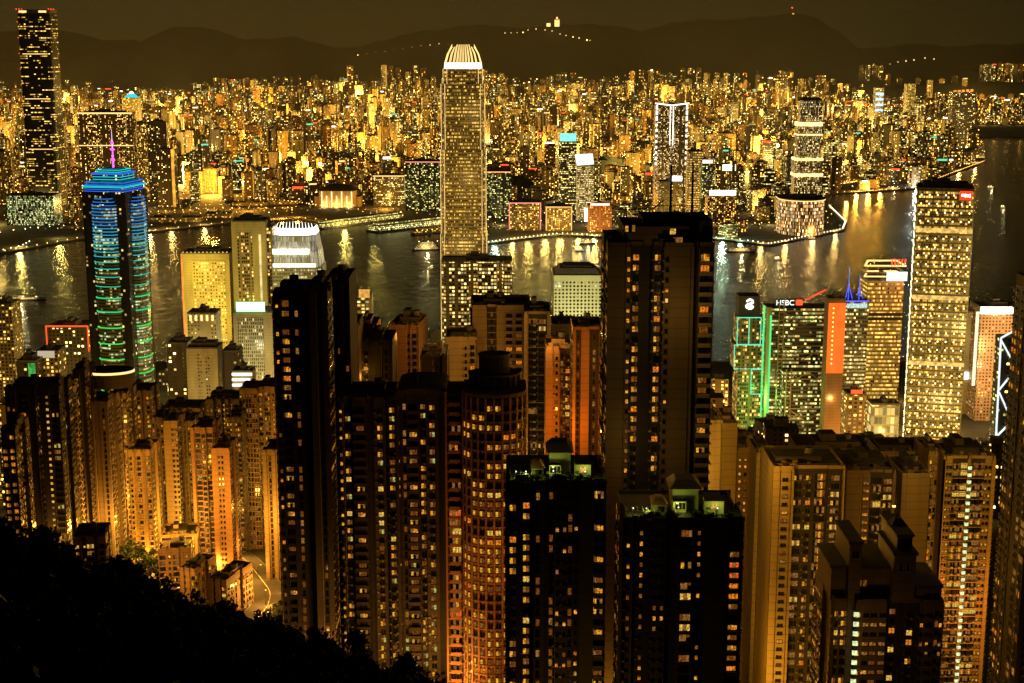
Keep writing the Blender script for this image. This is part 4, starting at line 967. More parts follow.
for i, (s_, za, zb, sl) in enumerate(tiers):
    b_ = MB(); b_.prism([(-a*s_,-a*s_),(a*s_,-a*s_),(a*s_,a*s_),(-a*s_,a*s_)], za+.02, zb, m_ctr if i in (0,3) else bpy.data.materials.get('teal_roof') or emat('teal_roof', (.01,.16,.26), .45, .4, .3), roofm, scale=sl); b_.build('roof_tier', t)
    b_ = MB(); q = a*s_+.3
    for z_ in (za+.5, (za+zb)/2 + .5):
        for c0, c1 in (((-q,-q),(q,-q)),((q,-q),(q,q)),((q,q),(-q,q)),((-q,q),(-q,-q))): b_.bar((*c0, z_), (*c1, z_), .42, tealm if i % 2 else bluel, 4)
    b_.build('neon_ring', t)
b_ = MB(); zt = h + 22; b_.bar((0,0,zt), (0,0,zt+18), .9, magl, 6, .6); b_.bar((0,0,zt+18), (0,0,zt+38), .45, emat('spire_pink', (1,.55,.85), 1.6), 6, .15); b_.build('spire', t)
for z_ in (8, 18, 24): b_ = MB(); b_.bar((0,0,zt+z_-1), (0,0,zt+z_+1.2), 2.4 if z_ < 20 else 1.6, magl, 8, 1.2); b_.build('spire_ring', t)

# pale towers west of the white-crowned one
def office(name, label, x0, x1, yt, Y, D, mat, **k): 
    cx_ = at((x0+x1)/2, yt, Y).x; return tower_simple(name, label, 'office', x0, x1, yt, Y, D, mat, gz=hgz(cx_, Y + D/2), **k)
m_cos = facade('lit_beige_office', (.62,.50,.22), 3.2, 4.0, .5, .45, .7, GOLD, YEL, 2.4, blank=.0)
t, cx, w_, h = office('beige_office_tower', 'floodlit yellow-beige office tower with an orange left edge and roof beads', 181, 229, 254, 1760, 40, w_cream, plant=.5)
q = MB(); q.box(-w_*.28, w_*.40, -20.5, -20.02, 4, h-8, m_cos, u0=12.0); q.build('window_bay', t)
q = MB(); q.box(-w_*.5-.5, -w_*.5+1.5, -20.6, -20.05, 4, h, emat('amber_edge', (1,.33,.05), 1.1, .2, .1)); q.build('edge_glow', t)
for k_ in range(12): q = MB(); q.ball((-w_*.46+k_*w_*.083, -19, h+2), .8, goldl, 5, 2); q.build('roof_lamp', t)
plight((cx-10, 1715, 150), 3.5e5*FD, (1,.74,.10), 3); plight((cx+16, 1718, 90), 3e5*FD, (1,.74,.10), 3); plight((cx-22, 1720, 60), 2e5*FD, (1,.7,.2), 3)
t, cx, w_, h = office('pale_office_tower', 'tall pale office tower with dark window strips, left neighbour of the white crown', 231, 265, 222, 1690, 36, w_cream, plant=.6)
m_str = facade('strip_windows', (.30,.22,.10), 2.2, 4.0, .8, .6, .4, WARM, YEL, 2.2, blank=.1)
q = MB(); q.box(-w_*.34, w_*.10, -18.4, -18.02, 4, h-12, m_str); q.build('window_bay', t)
q = MB(); q.box(w_*.30, w_*.36, -18.6, -18.05, 4, h-14, emat('column_light', (1,.8,.3), .9, .3, .1)); q.build('edge_glow', t)
plight((cx-4, 1645, 120), 1.6e5*FD, (1,.80,.18), 3); plight((cx+10, 1645, 180), 1.3e5*FD, (1,.80,.18), 3)
office('slim_office_tower', 'slim dark tower with lit rows wedged between the pale tower and the white crown', 264, 272, 228, 1700, 30, m_str, plant=.6)
t, cx, w_, h = office('sign_office_block', 'finned office block under a wide white-green rooftop sign', 233, 272, 313, 1560, 36, w_cream, plant=0)
m_fin = facade('fin_windows', (.50,.45,.28), 2.0, 3.9, .55, .7, .3, GRN, PALE, 1.2, floorlit=.2, blank=0)
q = MB(); q.box(-w_*.40, w_*.26, -18.5, -18.02, 3, h-5, m_fin); q.build('window_bay', t)
q = MB(); q.box(-w_*.40, w_*.32, -19, -17.8, h+1.6, h+11.5, white2); q.build('roof_sign', t)
q = MB()
for z_ in (h+1.2, h+11.6): q.box(-w_*.42, w_*.34, -19.3, -18, z_, z_+.7, greenl)
q.box(-w_*.42, -w_*.40, -19.3, -18, h+1.9, h+11.6, greenl); q.build('neon_outline', t)
plight((cx, 1515, 90), 1.4e5*FD, (.95,.9,.5), 3); plight((cx+14, 1515, 40), 1.0e5*FD, (1,.85,.45), 3)
t, cx, w_, h = office('crown_lit_block', 'small pale tower with a bright lit open top storey', 187, 216, 314, 1500, 26, facade('pale_small', (.6,.5,.28), 3.4, 3.8, .4, .4, .35, GOLD, YEL, 2.0, blank=.25), plant=.3)
q = MB()
for k_ in range(5): q.box(-w_*.42+k_*w_*.19, -w_*.42+k_*w_*.19+2.2, -13.6, -13.1, h-7, h-1, goldl)
q.build('lit_storey', t); plight((cx, 1470, 100), 8e4*FD, (1,.8,.35), 2); plight((cx+8, 1475, 30), 6e4*FD, (1,.8,.35), 2)
t, cx, w_, h = office('plain_block', 'plain pale block with two columns of small windows and a dark roof', 186, 217, 349, 1390, 28, w_cream, plant=.8)
inst = [(win_mb('s', rnd.choice((0,0,3,2)), frame_d), Matrix(((-1,0,0,x_),(0,-1,0,-14),(0,0,1,h-6-3.4*k_),(0,0,0,1))), 0) for k_ in range(int((h-6)/3.4)) for x_ in (-3.4,-1,4,6.2)]
emit('window', inst, t, 60); plight((cx-4, 1350, 90), 6e4*FD, (1,.82,.4), 2)
office('dark_block', 'dark square block left of the plain pale block', 166, 187, 344, 1430, 28, f_dark, plant=.4)
office('dark_block', 'dark gold-windowed block below the white-green rooftop sign', 222, 238, 352, 1400, 24, f_dark, plant=.4)
t, cx, w_, h = office('white_deck_block', 'small block with stacked bright white decks below the rooftop sign', 232, 252, 372, 1330, 20, w_cream, plant=.2)
q = MB()
for k_ in range(3): q.box(-w_*.5, w_*.5-2*k_, -11.4, -10.2, h-3-5*k_, h-1-5*k_, whitel)
q.build('lit_deck', t)
# left edge blocks by the water
office('gold_slim_tower', 'slim gold-windowed tower cut off by the left edge of the picture', -8, 11, 305, 1500, 30, f_gold, plant=.4)
t, cx, w_, h = office('red_outlined_block', 'low block with a red neon outline round its roof beside the neon tower', 46, 88, 328, 1600, 40, f_dark, plant=.3)
q = MB(); frame_strip(q, w_+1, h-26, h+3, -20.5, 1.6, emat('red_orange_neon', (1,.10,.02), 1.2), 'LRT'); q.build('neon_outline', t)
t, cx, w_, h = office('billboard_block', 'squat block holding up a plain white billboard at the far left', 36, 58, 352, 1300, 24, f_gold, plant=.2)
q = MB(); q.box(-w_*.42, w_*.34, -13, -12.2, h-5, h+1, emat('dull_white_board', (.9,.75,.5), .6)); q.build('billboard', t)
t, cx, w_, h = office('green_lit_block', 'block bathed in green light near the left edge', 16, 36, 362, 1280, 24, f_dark, plant=.5)
q = MB(); q.box(w_*.1, w_*.45, -12.8, -12.1, h-20, h-1, emat('green_wash', (.10,.55,.10), .6, .5, .3)); q.build('glow_panel', t)  # green light on the wall put in as an emissive panel

# right-hand landmarks
m_ckc = facade('grid_tower_glass', (.42,.31,.10), 2.15, 4.1, .80, .46, .5, (1,.50,.07), YEL, 2.0, floorlit=.65, blank=0, glass=(.05,.045,.02), rough=.3)
t, cx, w_, h = office('grid_tower', 'tall square tower studded with rows of bright point lamps and a small red roof sign', 926, 981, 190, 1400, 54, m_ckc, plant=.8, rz=R(-14))
lm_ = MB(); lm_.ball((0, .35, 0), .72, emat('facade_point_lamp', (1,.86,.42), 5.0), 6, 3); lm_.me = None
inst = []
nr = int(h/8.2)
for k_ in range(nr):
    for i in range(7): inst.append((lm_, Matrix(((-1,0,0,-w_/2+(i+.5)*w_/7),(0,-1,0,-27.3),(0,0,1,h-5-8.2*k_),(0,0,0,1))), 1))
    for i in range(6): inst.append((lm_, Matrix(((0,-1,0,-w_/2-.3),(-1,0,0,-22+i*9),(0,0,1,h-5-8.2*k_),(0,0,0,1))), 0))
emit('facade_lamp', inst, t, 100)
q = MB(); z_ = 4.0
while z_ < h: q.box(-w_/2-.3, w_/2+.3, -27.8, -27.02, z_-.35, z_+.25, roofl); q.box(-w_/2-.8, -w_/2-.02, -27, 27, z_-.35, z_+.25, roofl); z_ += 4.1
for i in range(8): q.box(-w_/2+i*w_/7-.4, -w_/2+i*w_/7+.4, -28.1, -27.03, 0, h, metal)
q.build('grid_fins', t)['kind'] = 'stuff'
for zf_ in (h-40, h-104, h-168): q = MB(); q.box(-w_/2, w_/2, -28.3, -28.11, zf_, zf_+4, emat('gold_floor', (1,.62,.16), .95, .4, .25) if not bpy.data.materials.get('gold_floor') else bpy.data.materials['gold_floor']); q.build('lit_floor', t)
def sign_text(parent, s, x, y, z, size, m, ext=.15):
    c_ = bpy.data.curves.new('lettering', 'FONT'); c_.body = s; c_.size = size; c_.extrude = ext; c_.align_x = 'CENTER'; c_.materials.append(m)
    tmp_ = bpy.data.objects.new('tmp', c_); COL.objects.link(tmp_); dg = bpy.context.evaluated_depsgraph_get(); dg.update()
    me = bpy.data.meshes.new_from_object(tmp_.evaluated_get(dg)); bpy.data.objects.remove(tmp_); bpy.data.curves.remove(c_); me.name = 'lettering'
    o = link('lettering', me, parent, (x, y, z)); o.rotation_euler = (R(90), 0, 0); return o
q = MB(); q.box(w_*.24, w_*.46, -28.9, -28.2, h-9, h-.5, emat('red_sign', (1,.06,.01), 1.3)); s_ = q.build('roof_sign', t)
q = MB()
for (a_, b2, c_, d_) in ((.27,.32,-3.2,-5.6),(.33,.35,-3.0,-6.4),(.36,.40,-3.6,-6.0),(.41,.43,-3.0,-6.4)): q.box(w_*a_, w_*b2, -29.1, -28.92, h+d_, h+c_, whitel)
q.build('sign_mark', s_)
for k_ in range(3): plight((cx-20+18*k_, 1315, 60+75*k_), 3.2e5*FD, (1,.7,.2), 2)

# mint-outlined stepped bank tower with white knot emblem
cx, w_, h = spot(740, 761, 297, 1500, 0); gz0 = hgz(cx, 1515); h -= gz0; t = thing('mint_outlined_tower', 'stepped tower outlined in mint neon under a dark head with a white ribbon emblem', 'office', (cx, 1516, gz0))
b_ = MB(); z1 = at(512, 318, 1500).z - gz0; z2 = at(512, 345, 1500).z - gz0; z3 = at(512, 369, 1500).z - gz0
b_.prism(rect(w_, 22), z1, h, w_dark, roofm); b_.prism(rect(w_*1.12, 26), z2, z1, m_str, roofm); b_.prism(rect(w_*1.36, 30), z3, z2, m_str, roofm, 40); b_.prism(rect(w_*1.4, 34, w_*.2), 0, z3, m_str, roofm, 90); b_.build('wall', t)
for zz0, zz1, ww, xo, yy in ((z2, z1, w_*1.12, 0, -13.4), (z3, z2, w_*1.36, 0, -15.4), (z3-26, z3, w_*.72, w_*.5, -17.4)):
    b_ = MB()
    for fx in ((-.5, 0, .5) if zz1 == z1 else (-.5, .5)): b_.box(xo+ww*fx-.45, xo+ww*fx+.45, yy-.6, yy, zz0, zz1, mintl)
    for zz in (zz0, zz1): b_.box(xo-ww/2, xo+ww/2, yy-.8, yy-.1, zz-.45, zz+.45, mintl)
    b_.build('neon_outline', t)
b_ = MB(); em_ = [(-3,12.5),(0,15),(3,13.5),(3.2,11),(-2.5,9.5),(-3.4,7),(0,5),(3,6),(3.4,8),(-2.8,6.5)]; zb_ = h - 18
for (x0_, z0_), (x1_, z1_) in zip(em_, em_[1:]): b_.bar((x0_, -11.7, zb_+z0_), (x1_, -11.7, zb_+z1_), 1.05, whitel, 5)
b_.build('emblem', t)
# trussed bank building
cx, w_, h = spot(770, 841, 305, 1470, 0); gz0 = hgz(cx, 1490); h -= gz0; t = thing('trussed_bank', 'bank headquarters hung from exposed trusses, lit floors between ladder masts', 'office', (cx, 1494, gz0))
m_tb = facade('truss_bank_glass', (.10,.09,.05), 2.4, 3.9, .9, .5, .22, GOLD, (.8,1,.35), 2.0, floorlit=.45, blank=0, glass=(.02,.022,.014), rough=.3)
steel = pmat('grey_steel', (.38,.33,.20), .5, .15, .3, .3)
b_ = MB(); zl = at(512, 371, 1470).z - gz0; b_.prism(rect(w_, 30, 0, 6), 0, h-6, m_tb, roofm); b_.prism(rect(w_*.68, 14, w_*.06, -16.5), 0, zl, m_tb, roofm, 200); b_.build('wall', t)
def mast(xm, y_, z0_, z1_):
    b = MB()
    for dx in (-2.4, 2.4): b.bar((xm+dx, y_, z0_), (xm+dx, y_, z1_), .75, steel, 6)
    z_ = z0_ + 3
    while z_ < z1_: b.bar((xm-2.4, y_, z_), (xm+2.4, y_, z_), .5, steel, 4); z_ += 3.9
    b.build('mast', t)
for xm in (-w_*.30, w_*.36): mast(xm, -11.6, 0, h+1)
for xm in (-w_*.20, w_*.33): mast(xm, -25, 0, zl+2)
def truss(xa, xb, y_, z_):
    b = MB(); xm = (xa+xb)/2
    for s_ in (0, 7.8): b.bar((xa, y_, z_+s_), (xb, y_, z_+s_), .6, steel, 4)
    b.bar((xa, y_, z_+7.8), (xm, y_, z_-6), .6, steel, 4); b.bar((xm, y_, z_-6), (xb, y_, z_+7.8), .6, steel, 4); b.bar((xa, y_, z_-6), (xm, y_, z_+7.8), .5, steel, 4); b.bar((xm, y_, z_+7.8), (xb, y_, z_-6), .5, steel, 4); b.build('truss', t)
for z_ in (h-16, h-52): truss(-w_*.30, w_*.36, -12.4, z_)
for z_ in (zl-8, zl-46): truss(-w_*.20, w_*.33, -25.8, z_)
for xq, wq in ((-w_*.48, 3), (w_*.47, 4)): b_ = MB(); b_.prism(rect(w_*.06, 10, xq, -10), 0, h-4, w_cream, roofm); b_.build('service_tower', t)
for xq in (-w_*.56, -w_*.46): b_ = MB(); b_.box(xq-.8, xq+.8, -17, -15.5, 6, h-(2 if xq < -w_*.5 else 12), greenl); b_.build('neon_strip', t)
b_ = MB(); b_.box(-w_*.38, w_*.02, -6, -5, h-5, h+3.5, darkm); s_ = b_.build('roof_sign', t)
sign_text(s_, 'HSBC', -w_*.24, -6.3, h-3.4, 7.6, white2)
b_ = MB(); b_.prism([(w_*(-.02)+3.6*math.cos(R(a)), -6.2+.001*a) for a in range(0,1)] or [], 0, 0, redl) if False else None
for sgn in (-1, 1):
    b_.face([(-w_*.04,-6.4,h-.6),(-w_*.04+sgn*3.4,-6.4,h+2),(-w_*.04+sgn*3.4,-6.4,h-3.2)][::sgn], redl)
b_.face([(-w_*.04-3.2,-6.35,h+2.2),(-w_*.04+3.2,-6.35,h+2.2),(-w_*.04,-6.35,h-.4)][::-1], redl); b_.face([(-w_*.04-3.2,-6.35,h-3.4),(-w_*.04+3.2,-6.35,h-3.4),(-w_*.04,-6.35,h-.8)], redl); b_.build('emblem', s_)
b_ = MB(); b_.bar((w_*.06, 0, h+1), (w_*.34, -4, h+12), 1.0, emat('red_lit_steel', (1,.12,.04), .8, .3, .3), 5); b_.bar((w_*.30, -4, h), (w_*.38, -4, h+14), .7, steel, 5); b_.build('crane', t)
for k_ in (-1, 1): plight((cx+22*k_, 1440, 70), 4e4*FD, (1,.82,.3), 2); 
plight((cx-w_*.5-4, 1470, 60), 1.4e5*FD, (.2,1,.15), 2); plight((cx-w_*.5-4, 1475, 20), 8e4*FD, (.2,1,.15), 2)

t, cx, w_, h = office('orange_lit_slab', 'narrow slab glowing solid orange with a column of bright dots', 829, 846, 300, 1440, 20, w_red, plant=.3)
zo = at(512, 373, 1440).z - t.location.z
q = MB(); q.box(-w_*.5, w_*.5, -10.7, -10.05, zo, h-3, orangel); q.build('glow_panel', t)  # orange light on the facade put in as a glowing panel
for k_ in range(13): q = MB(); q.ball((-w_*.22, -11.2, h-8-k_*4.6), .8, lampm, 5, 2); q.build('lamp', t)
t, cx, w_, h = office('masted_block', 'grey banded office with two blue-lit tripod masts on its roof', 845, 869, 302, 1480, 26, facade('grey_band', (.22,.2,.13), 2.2, 3.9, .85, .5, .3, GOLD, GRN, 1.8, floorlit=.25, blank=0), plant=.2)
q = MB(); q.box(-w_*.42, w_*.42, -14, -13.3, h-6, h-1.5, emat('mint_lettering', (.7,1,.8), .8, .6, 1.2)); q.build('roof_sign', t)
for xm, hh in ((-w_*.25, 34), (w_*.2, 26)):
    q = MB(); q.bar((xm,0,h), (xm,0,h+hh), .6, bluel, 5, .25)
    q.bar((xm,0,h+hh*.45), (xm-4,-3,h), .4, violetl, 4); q.bar((xm,0,h+hh*.45), (xm+4,-3,h), .4, violetl, 4); q.build('mast', t)
q = MB(); q.box(-w_*.5, w_*.5, -13.9, -13.2, h+.3, h+1.6, violetl); q.build('light_strip', t)
# gold ring-crowned tower
t, cx, w_, h = office('ring_crowned_tower', 'gold-banded tower with an open square crown and a white sign glowing red at the edge', 868, 904, 281, 1500, 34, facade('gold_banded', (.60,.42,.13), 1.8, 4.2, .94, .48, .8, (1,.52,.08), YEL, 1.9, floorlit=.9, blank=0), plant=.2)
q = MB()
for (a_, b2) in (((-w_*.62,-19),(w_*.5,-21)),((w_*.5,-21),(w_*.5,16)),((w_*.5,16),(-w_*.3,16)),((-w_*.3,16),(-w_*.62,-19))): 
    for z_ in (h+5, h+9, h+16): q.bar((*a_, z_), (*b2, z_), .9, goldl if z_ != h+9 else w_cream, 4)
q.build('crown_ring', t)
q = MB(); q.box(-w_*.02, w_*.54, -22.6, -21.6, h+1, h+10, white2); q.build('roof_sign', t)
for k_ in range(5): q = MB(); q.bar((w_*(.1+.09*k_), -21, h+16), (w_*(.13+.09*k_), -21, h+23), .7, redl, 4); q.build('crown_fin', t)
for fz in (h-36, h-40.5): q = MB(); q.box(-w_/2-.4, w_/2+.4, -17.5, -17.02, fz, fz+3.2, w_dark); q.build('dark_floor', t)
plight((cx+w_*.62, 1478, h+t.location.z+4), 5e4*FD, (1,.05,.02), 1.5)
t, cx, w_, h = office('bright_lobby_block', 'low bright glass pavilion under the ring-crowned tower', 872, 900, 405, 1440, 20, facade('lobby', (.5,.45,.2), 4, 9, .9, .8, 1, GOLD, GRN, 1.4, blank=0), plant=.2)
t, cx, w_, h = office('orange_podium', 'low orange-lit podium with red sign left of the ring-crowned tower', 847, 866, 395, 1380, 20, f_brick, plant=.3)
q = MB(); q.box(-w_*.3, w_*.3, -11, -10.2, h+1.6, h+5, redl); q.build('roof_sign', t)
# hotel with white roof band
t, cx, w_, h = office('white_banded_hotel', 'grid-windowed hotel with a glowing white band along its roof', 981, 1022, 308, 1600, 40, facade('hotel_grid', (.40,.24,.12), 3.6, 3.6, .5, .5, .25, GOLD, PALE, 1.2, blank=0), plant=.4)
q = MB(); q.box(-w_/2-.8, w_/2+.8, -21.4, -20.05, h-6.5, h+1.5, whitel); q.build('light_strip', t)
q = MB(); q.box(-w_/2-5, -w_/2-2, -22, -20, h-86, h-4, emat('white_column_light', (1,.88,.55), 1.3)); q.build('edge_glow', t)
q = MB(); q.box(w_*.1, w_*.3, -21, -20.2, 2, 12, emat('violet_screen', (.12,.05,1), 1.0, .5, .5)); q.build('screen', t)
plight((cx-8, 1560, 60), 4e5*FD, (1,.6,.25), 3); plight((cx+4, 1565, 120), 4e5*FD, (1,.6,.25), 3)
t, cx, w_, h = office('pale_side_block', 'pale slab with vertical fins and a white base left of the white-banded hotel', 967, 980, 312, 1630, 30, w_cream, plant=.4)
q = MB(); zb_ = at(512, 372, 1630).z - t.location.z; q.box(-w_/2-2, w_/2+2, -17, -15.1, zb_-8, zb_, whitel); q.build('light_strip', t); plight((cx-2, 1590, 90), 8e4*FD, (1,.85,.4), 2)
# zigzag-braced tower at the right
cx, w_, h = spot(1001, 1048, 337, 1230, 0); gz0 = hgz(cx, 1250); h -= gz0; t = thing('zigzag_tower', 'dark glass tower edged with white zigzag bracing lines at the right edge', 'skyscraper', (cx, 1254, gz0))
b_ = MB(); b_.prism(rect(w_, 14, 0, -17), 0, h, m_dg, roofm); b_.build('wall', t)
xl = -w_/2
for (xa, ya, xb, yb) in ((1001,338,996,437),(1001,338,1030,322),(1001,340,1012,360),(1012,374,999,390),(999,392,1008,412),(1008,425,996,437)):
    A, B = at(xa, ya, 1229), at(xb, yb, 1229); b_ = MB(); b_.bar((A.x-cx, 1229-1254, A.z-gz0), (B.x-cx, 1229-1254, B.z-gz0), .9, emat('white_brace', (.85,.95,1), 1.2) if not bpy.data.materials.get('white_brace') else bpy.data.materials['white_brace'], 4); b_.build('brace', t)

# ------------------------------------------------------------------ blocks filling the business district down to the shore
r5 = random.Random(11)
TAKEN = [(o.location.x, o.location.y, 40) for o in list(COL.objects) if o.get('category') and o.location.y < 2000 and o.type == 'EMPTY']
fills = []
for i in range(900):
    Y_ = r5.uniform(1060, 1860); X_ = r5.uniform(-.37, .37) * Y_
    if any(abs(X_-a) < c and abs(Y_-b_) < c for a, b_, c in TAKEN): continue
    g_ = hgz(X_, Y_); px = 512 + F * X_ / Y_ / .99; h_ = r5.uniform(25, 75)
    if Y_ > 1600: h_ = r5.uniform(14, 34)
    if Y_ < 1250: h_ = r5.uniform(45, 95)
    # nothing may rise over the open water or in front of the landmarks' lit faces
    for tries in range(6):
        ty = proj((X_, Y_, g_ + h_))[1]
        lim = lerp(px, [(0,350),(60,352),(80,388),(150,385),(165,345),(180,392),(262,388),(275,300),(340,345),(350,322),(420,350),(440,330),(520,330),(600,330),(715,330),(735,400),(845,405),(870,425),(905,440),(960,425),(1000,440)])
        if ty < lim: h_ *= .75
    if ty < lim: continue
    fills.append((X_, Y_, g_, h_)); TAKEN.append((X_, Y_, 30))
    if len(fills) >= 130: break
fills.sort(key=lambda c: (c[1] // 130, c[0]))
cen_l = {}
def cen_label(X_, Y_, h_, mi):
    px = proj((X_, Y_, 40))[0]
    x_, nm = min([(113,'the blue-green neon tower'),(205,'the floodlit beige tower'),(290,'the white-crowned tower'),(462,'the giant crowned skyscraper'),(578,'the round-windowed tower'),(660,'the tall dark tower with masts'),(750,'the mint-outlined tower'),(805,'the trussed bank'),(885,'the ring-crowned tower'),(945,'the lamp-studded square tower'),(1010,'the zigzag tower')], key=lambda l: abs(l[0]-px))
    return f"{'low' if h_ < 35 else 'mid-height' if h_ < 60 else 'tall'} {FN[mi].replace('old low-rise','amber old')} block {'uphill' if Y_ < 1250 else 'inland' if Y_ < 1500 else 'seaward'} {'left' if px < x_ else 'right'} of {nm}"
tmp = []
for X_, Y_, g_, h_ in fills:
    mi = r5.choices(range(6), [22,22,14,16,14,12])[0]; tmp.append((cen_label(X_, Y_, h_, mi), X_, Y_, g_, h_, mi))
cnt = {}
for q_ in tmp: cnt.setdefault(q_[0], []).append(q_)
for lb, qs in cnt.items():
    qs.sort(key=lambda q_: q_[1])
    for i, (_, X_, Y_, g_, h_, mi) in enumerate(qs):
        lab = lb if len(qs) == 1 else lb.replace(' block ', f" block, {['leftmost','second','third','fourth','fifth','sixth','seventh'][min(i,6)]} of {len(qs)}, ")
        mb = MB(); wd = r5.uniform(16, 28); far_tower(mb, X_, Y_, -6, wd, wd*r5.uniform(.7,1.2), h_+6, r5.uniform(-.4,.4), FM[mi], float(r5.randint(0,9000)), r5, X_, Y_)
        tag(mb.build('city_block', None, (X_, Y_, g_)), lab, 'city block', 'blocks of the business district')

# ------------------------------------------------------------------ residential towers of the mid slope (left)
U = (1,2,2,3,3,4,6); OR = (1,2,2,3,3,8)
n3 = lambda a='w', b_='w': [(1,0,a),(1,1.5,'n'),(1.4,0,b_),(1,1.5,'n'),(1,0,a)]
cross = [(2,0,'w'),(1,3,'s'),(1,0,'w'),(.8,4,'L'),(1,0,'w'),(1,3,'s'),(2,0,'w')]
slim = [(1,0,'s'),(1,1.2,'w'),(1,0,'s')]
bayf = [(1,0,'w'),(.6,1.5,'s'),(1,0,'W'),(.6,1.5,'s'),(1,0,'w')]
sd = [(1,0,'s'),(1.4,1.5,'w'),(1,0,'s')]
G1 = 'residential towers of the mid slope'
MID = [ # x0,x1,top,Y,D,front,wall,p,pal,rz,label
 (4,34,384,700,22,[(1,0,'w'),(1.2,0,'W'),(.5,1.2,'n')],w_black,.20,OR,0,'black tower at the far left with scattered orange windows'),
 (35,58,384,705,22,[(.5,0,'L3'),(1,1.0,'n'),(.5,0,'L3'),(1.6,.6,'W')],w_black,.24,(2,3,3,4,5),0,'black tower with two dotted columns of pale green stair lights'),
 (57,72,384,730,22,[(1,0,'s.4'),(1,.8,'n')],w_beige,.15,OR,0,'narrow beige slab right of the black tower with dotted stair lights'),
 (72,84,368,745,20,[(1,0,'L5'),(.6,.8,'n')],w_dark,.3,(1,1,6),0,'narrow dark tower with one column of orange stair lights'),
 (84,107,398,755,24,[(1,0,'w.6'),(.6,1.2,'n'),(1,0,'w.6')],w_brown,.14,U,0,'brown tower under a dark bowl-shaped rooftop'),
 (107,126,390,860,24,cross,w_pink,.55,OR,0,'busy rose tower crowded with orange windows, left of the orange slab'),
 (126,150,388,930,24,n3(),w_brown,.5,U,0,'brown tower with glittering windows behind the neon tower foot'),
 (127,150,446,800,22,[(1,0,'w'),(.5,.8,'w'),(1,0,'w'),(.5,.8,'n'),(1,0,'w')],w_pink,.45,(1,2,2,3),0,'bright amber tower standing behind the lit trees'),
 (151,163,415,840,20,slim,w_brown,.45,U,0,'slim brown tower right of the bright amber tower'),
 (163,177,418,830,22,[(1,0,'n'),(1,.6,'s.4')],w_pink,.2,OR,0,'slim blank-walled rose tower in the left cluster'),
 (177,193,418,850,22,bayf,w_beige,.6,(2,3,3),0,'slim beige tower with closely lit bay windows'),
 (190,212,424,820,24,[(.5,0,'n'),(1,1,'W'),(.8,0,'w'),(1,1,'W')],w_red,.28,OR,0,'dark red tower with an orange-lit left edge'),
 (211,229,444,790,24,[(1,0,'n'),(1,.2,'s.3'),(1,0,'n')],w_red,.12,OR,0,'plain terracotta slab with few lit windows'),
 (226,240,414,860,22,bayf,w_brown,.6,U,0,'tower with warm stacked bay windows behind the terracotta slab'),
 (239,257,386,880,22,[(1,0,'s'),(1,.6,'s'),(1,0,'s')],w_pink,.35,OR,0,'tall rose tower with three thin window columns'),
 (257,276,384,890,24,[(1,0,'w'),(1,1,'W'),(1,0,'w')],w_pink,.5,OR,0,'tall rose tower touching the black near block, many orange windows'),
 (205,240,396,960,26,cross,w_dark,.35,OR,0,'dark-roofed wide tower behind the left cluster'),
 (160,200,405,980,26,cross,w_brown,.45,OR,0,'wide brown tower high in the left cluster'),
 (262,281,446,760,22,[(.6,0,'n'),(1,.6,'w'),(.4,0,'n'),(1,.6,'w')],w_beige,.5,(2,3,3),0,'pale striped tower next to the road bend'),
 (0,14,424,640,20,[(1,0,'w'),(1,.8,'W')],w_brown,.4,OR,0,'brown tower half cut by the left edge, below the black tower'),
 (96,128,402,1020,24,cross,w_brown,.5,OR,0,'tower in the second row left, behind the busy rose tower'),
]
FOOT = []
for q_ in MID:
    x0, x1, yt, Y, D, fr_, wl, p_, pal_, rz_, lb = q_
    mt_, mw_, _ = near_tower('apartment_tower', lb, x0, x1, yt, Y, D, fr_, wl, sd, rz=rz_, p=p_, pal=pal_, cap=36, bcap=10, group=G1, sp=1.25, lo_px=560, plant=.7, fr=frame_d)
    FOOT.append((mt_.location.x, mt_.location.y, mw_/2, D/2))
# green-lit bowl roof
p = at(96, 398, 742)
t = thing('rooftop_bowl', 'dark rounded rooftop restaurant rim with amber glow, left cluster', 'rooftop', (p.x, 768, p.z))
b_ = MB(); P = [(12*math.cos(math.pi*i/10), 9*math.sin(math.pi*i/10)) for i in range(20)]; b_.prism(P, .4, 8, w_black, roofm, scale=1.12); b_.build('wall', t)
b_ = MB(); b_.prism([(x*1.14, y_*1.14) for x, y_ in P], 8.02, 9.2, goldl, roofm, scale=.97); b_.build('rim_light', t)

# low blocks on the slope, left
for k_, (x0, x1, yt, Y, D, lb) in enumerate(((156,196,531,770,20,'low terraced block farthest back above the dark trees'),(153,190,545,735,18,'low terraced block with penthouse boxes on its roof, leftmost'),(178,208,563,700,22,'five-sided low block with a pale stair tower on the roof'),(206,243,572,670,26,'low block nearest the orange road, windows half lit'),(66,104,532,640,20,'small low block peeking above the dark slope at left'))):
    near_tower('walk_up_block', lb, x0, x1, yt, Y, D, [(1,0,'W'),(.5,1,'s'),(1,0,'W'),(.4,.8,'n'),(1,0,'w')], w_pink if k_ != 3 else w_beige, [(1,0,'w'),(.5,1,'n'),(1,0,'w')], rz=(-18 if k_ in (2,3) else 8), p=.38, pal=U, cap=30, group='low blocks above the dark slope', sp=1.2, lo_px=640, plant=.6, cat='low apartment block')

# ------------------------------------------------------------------ near towers
nt_ = near_tower
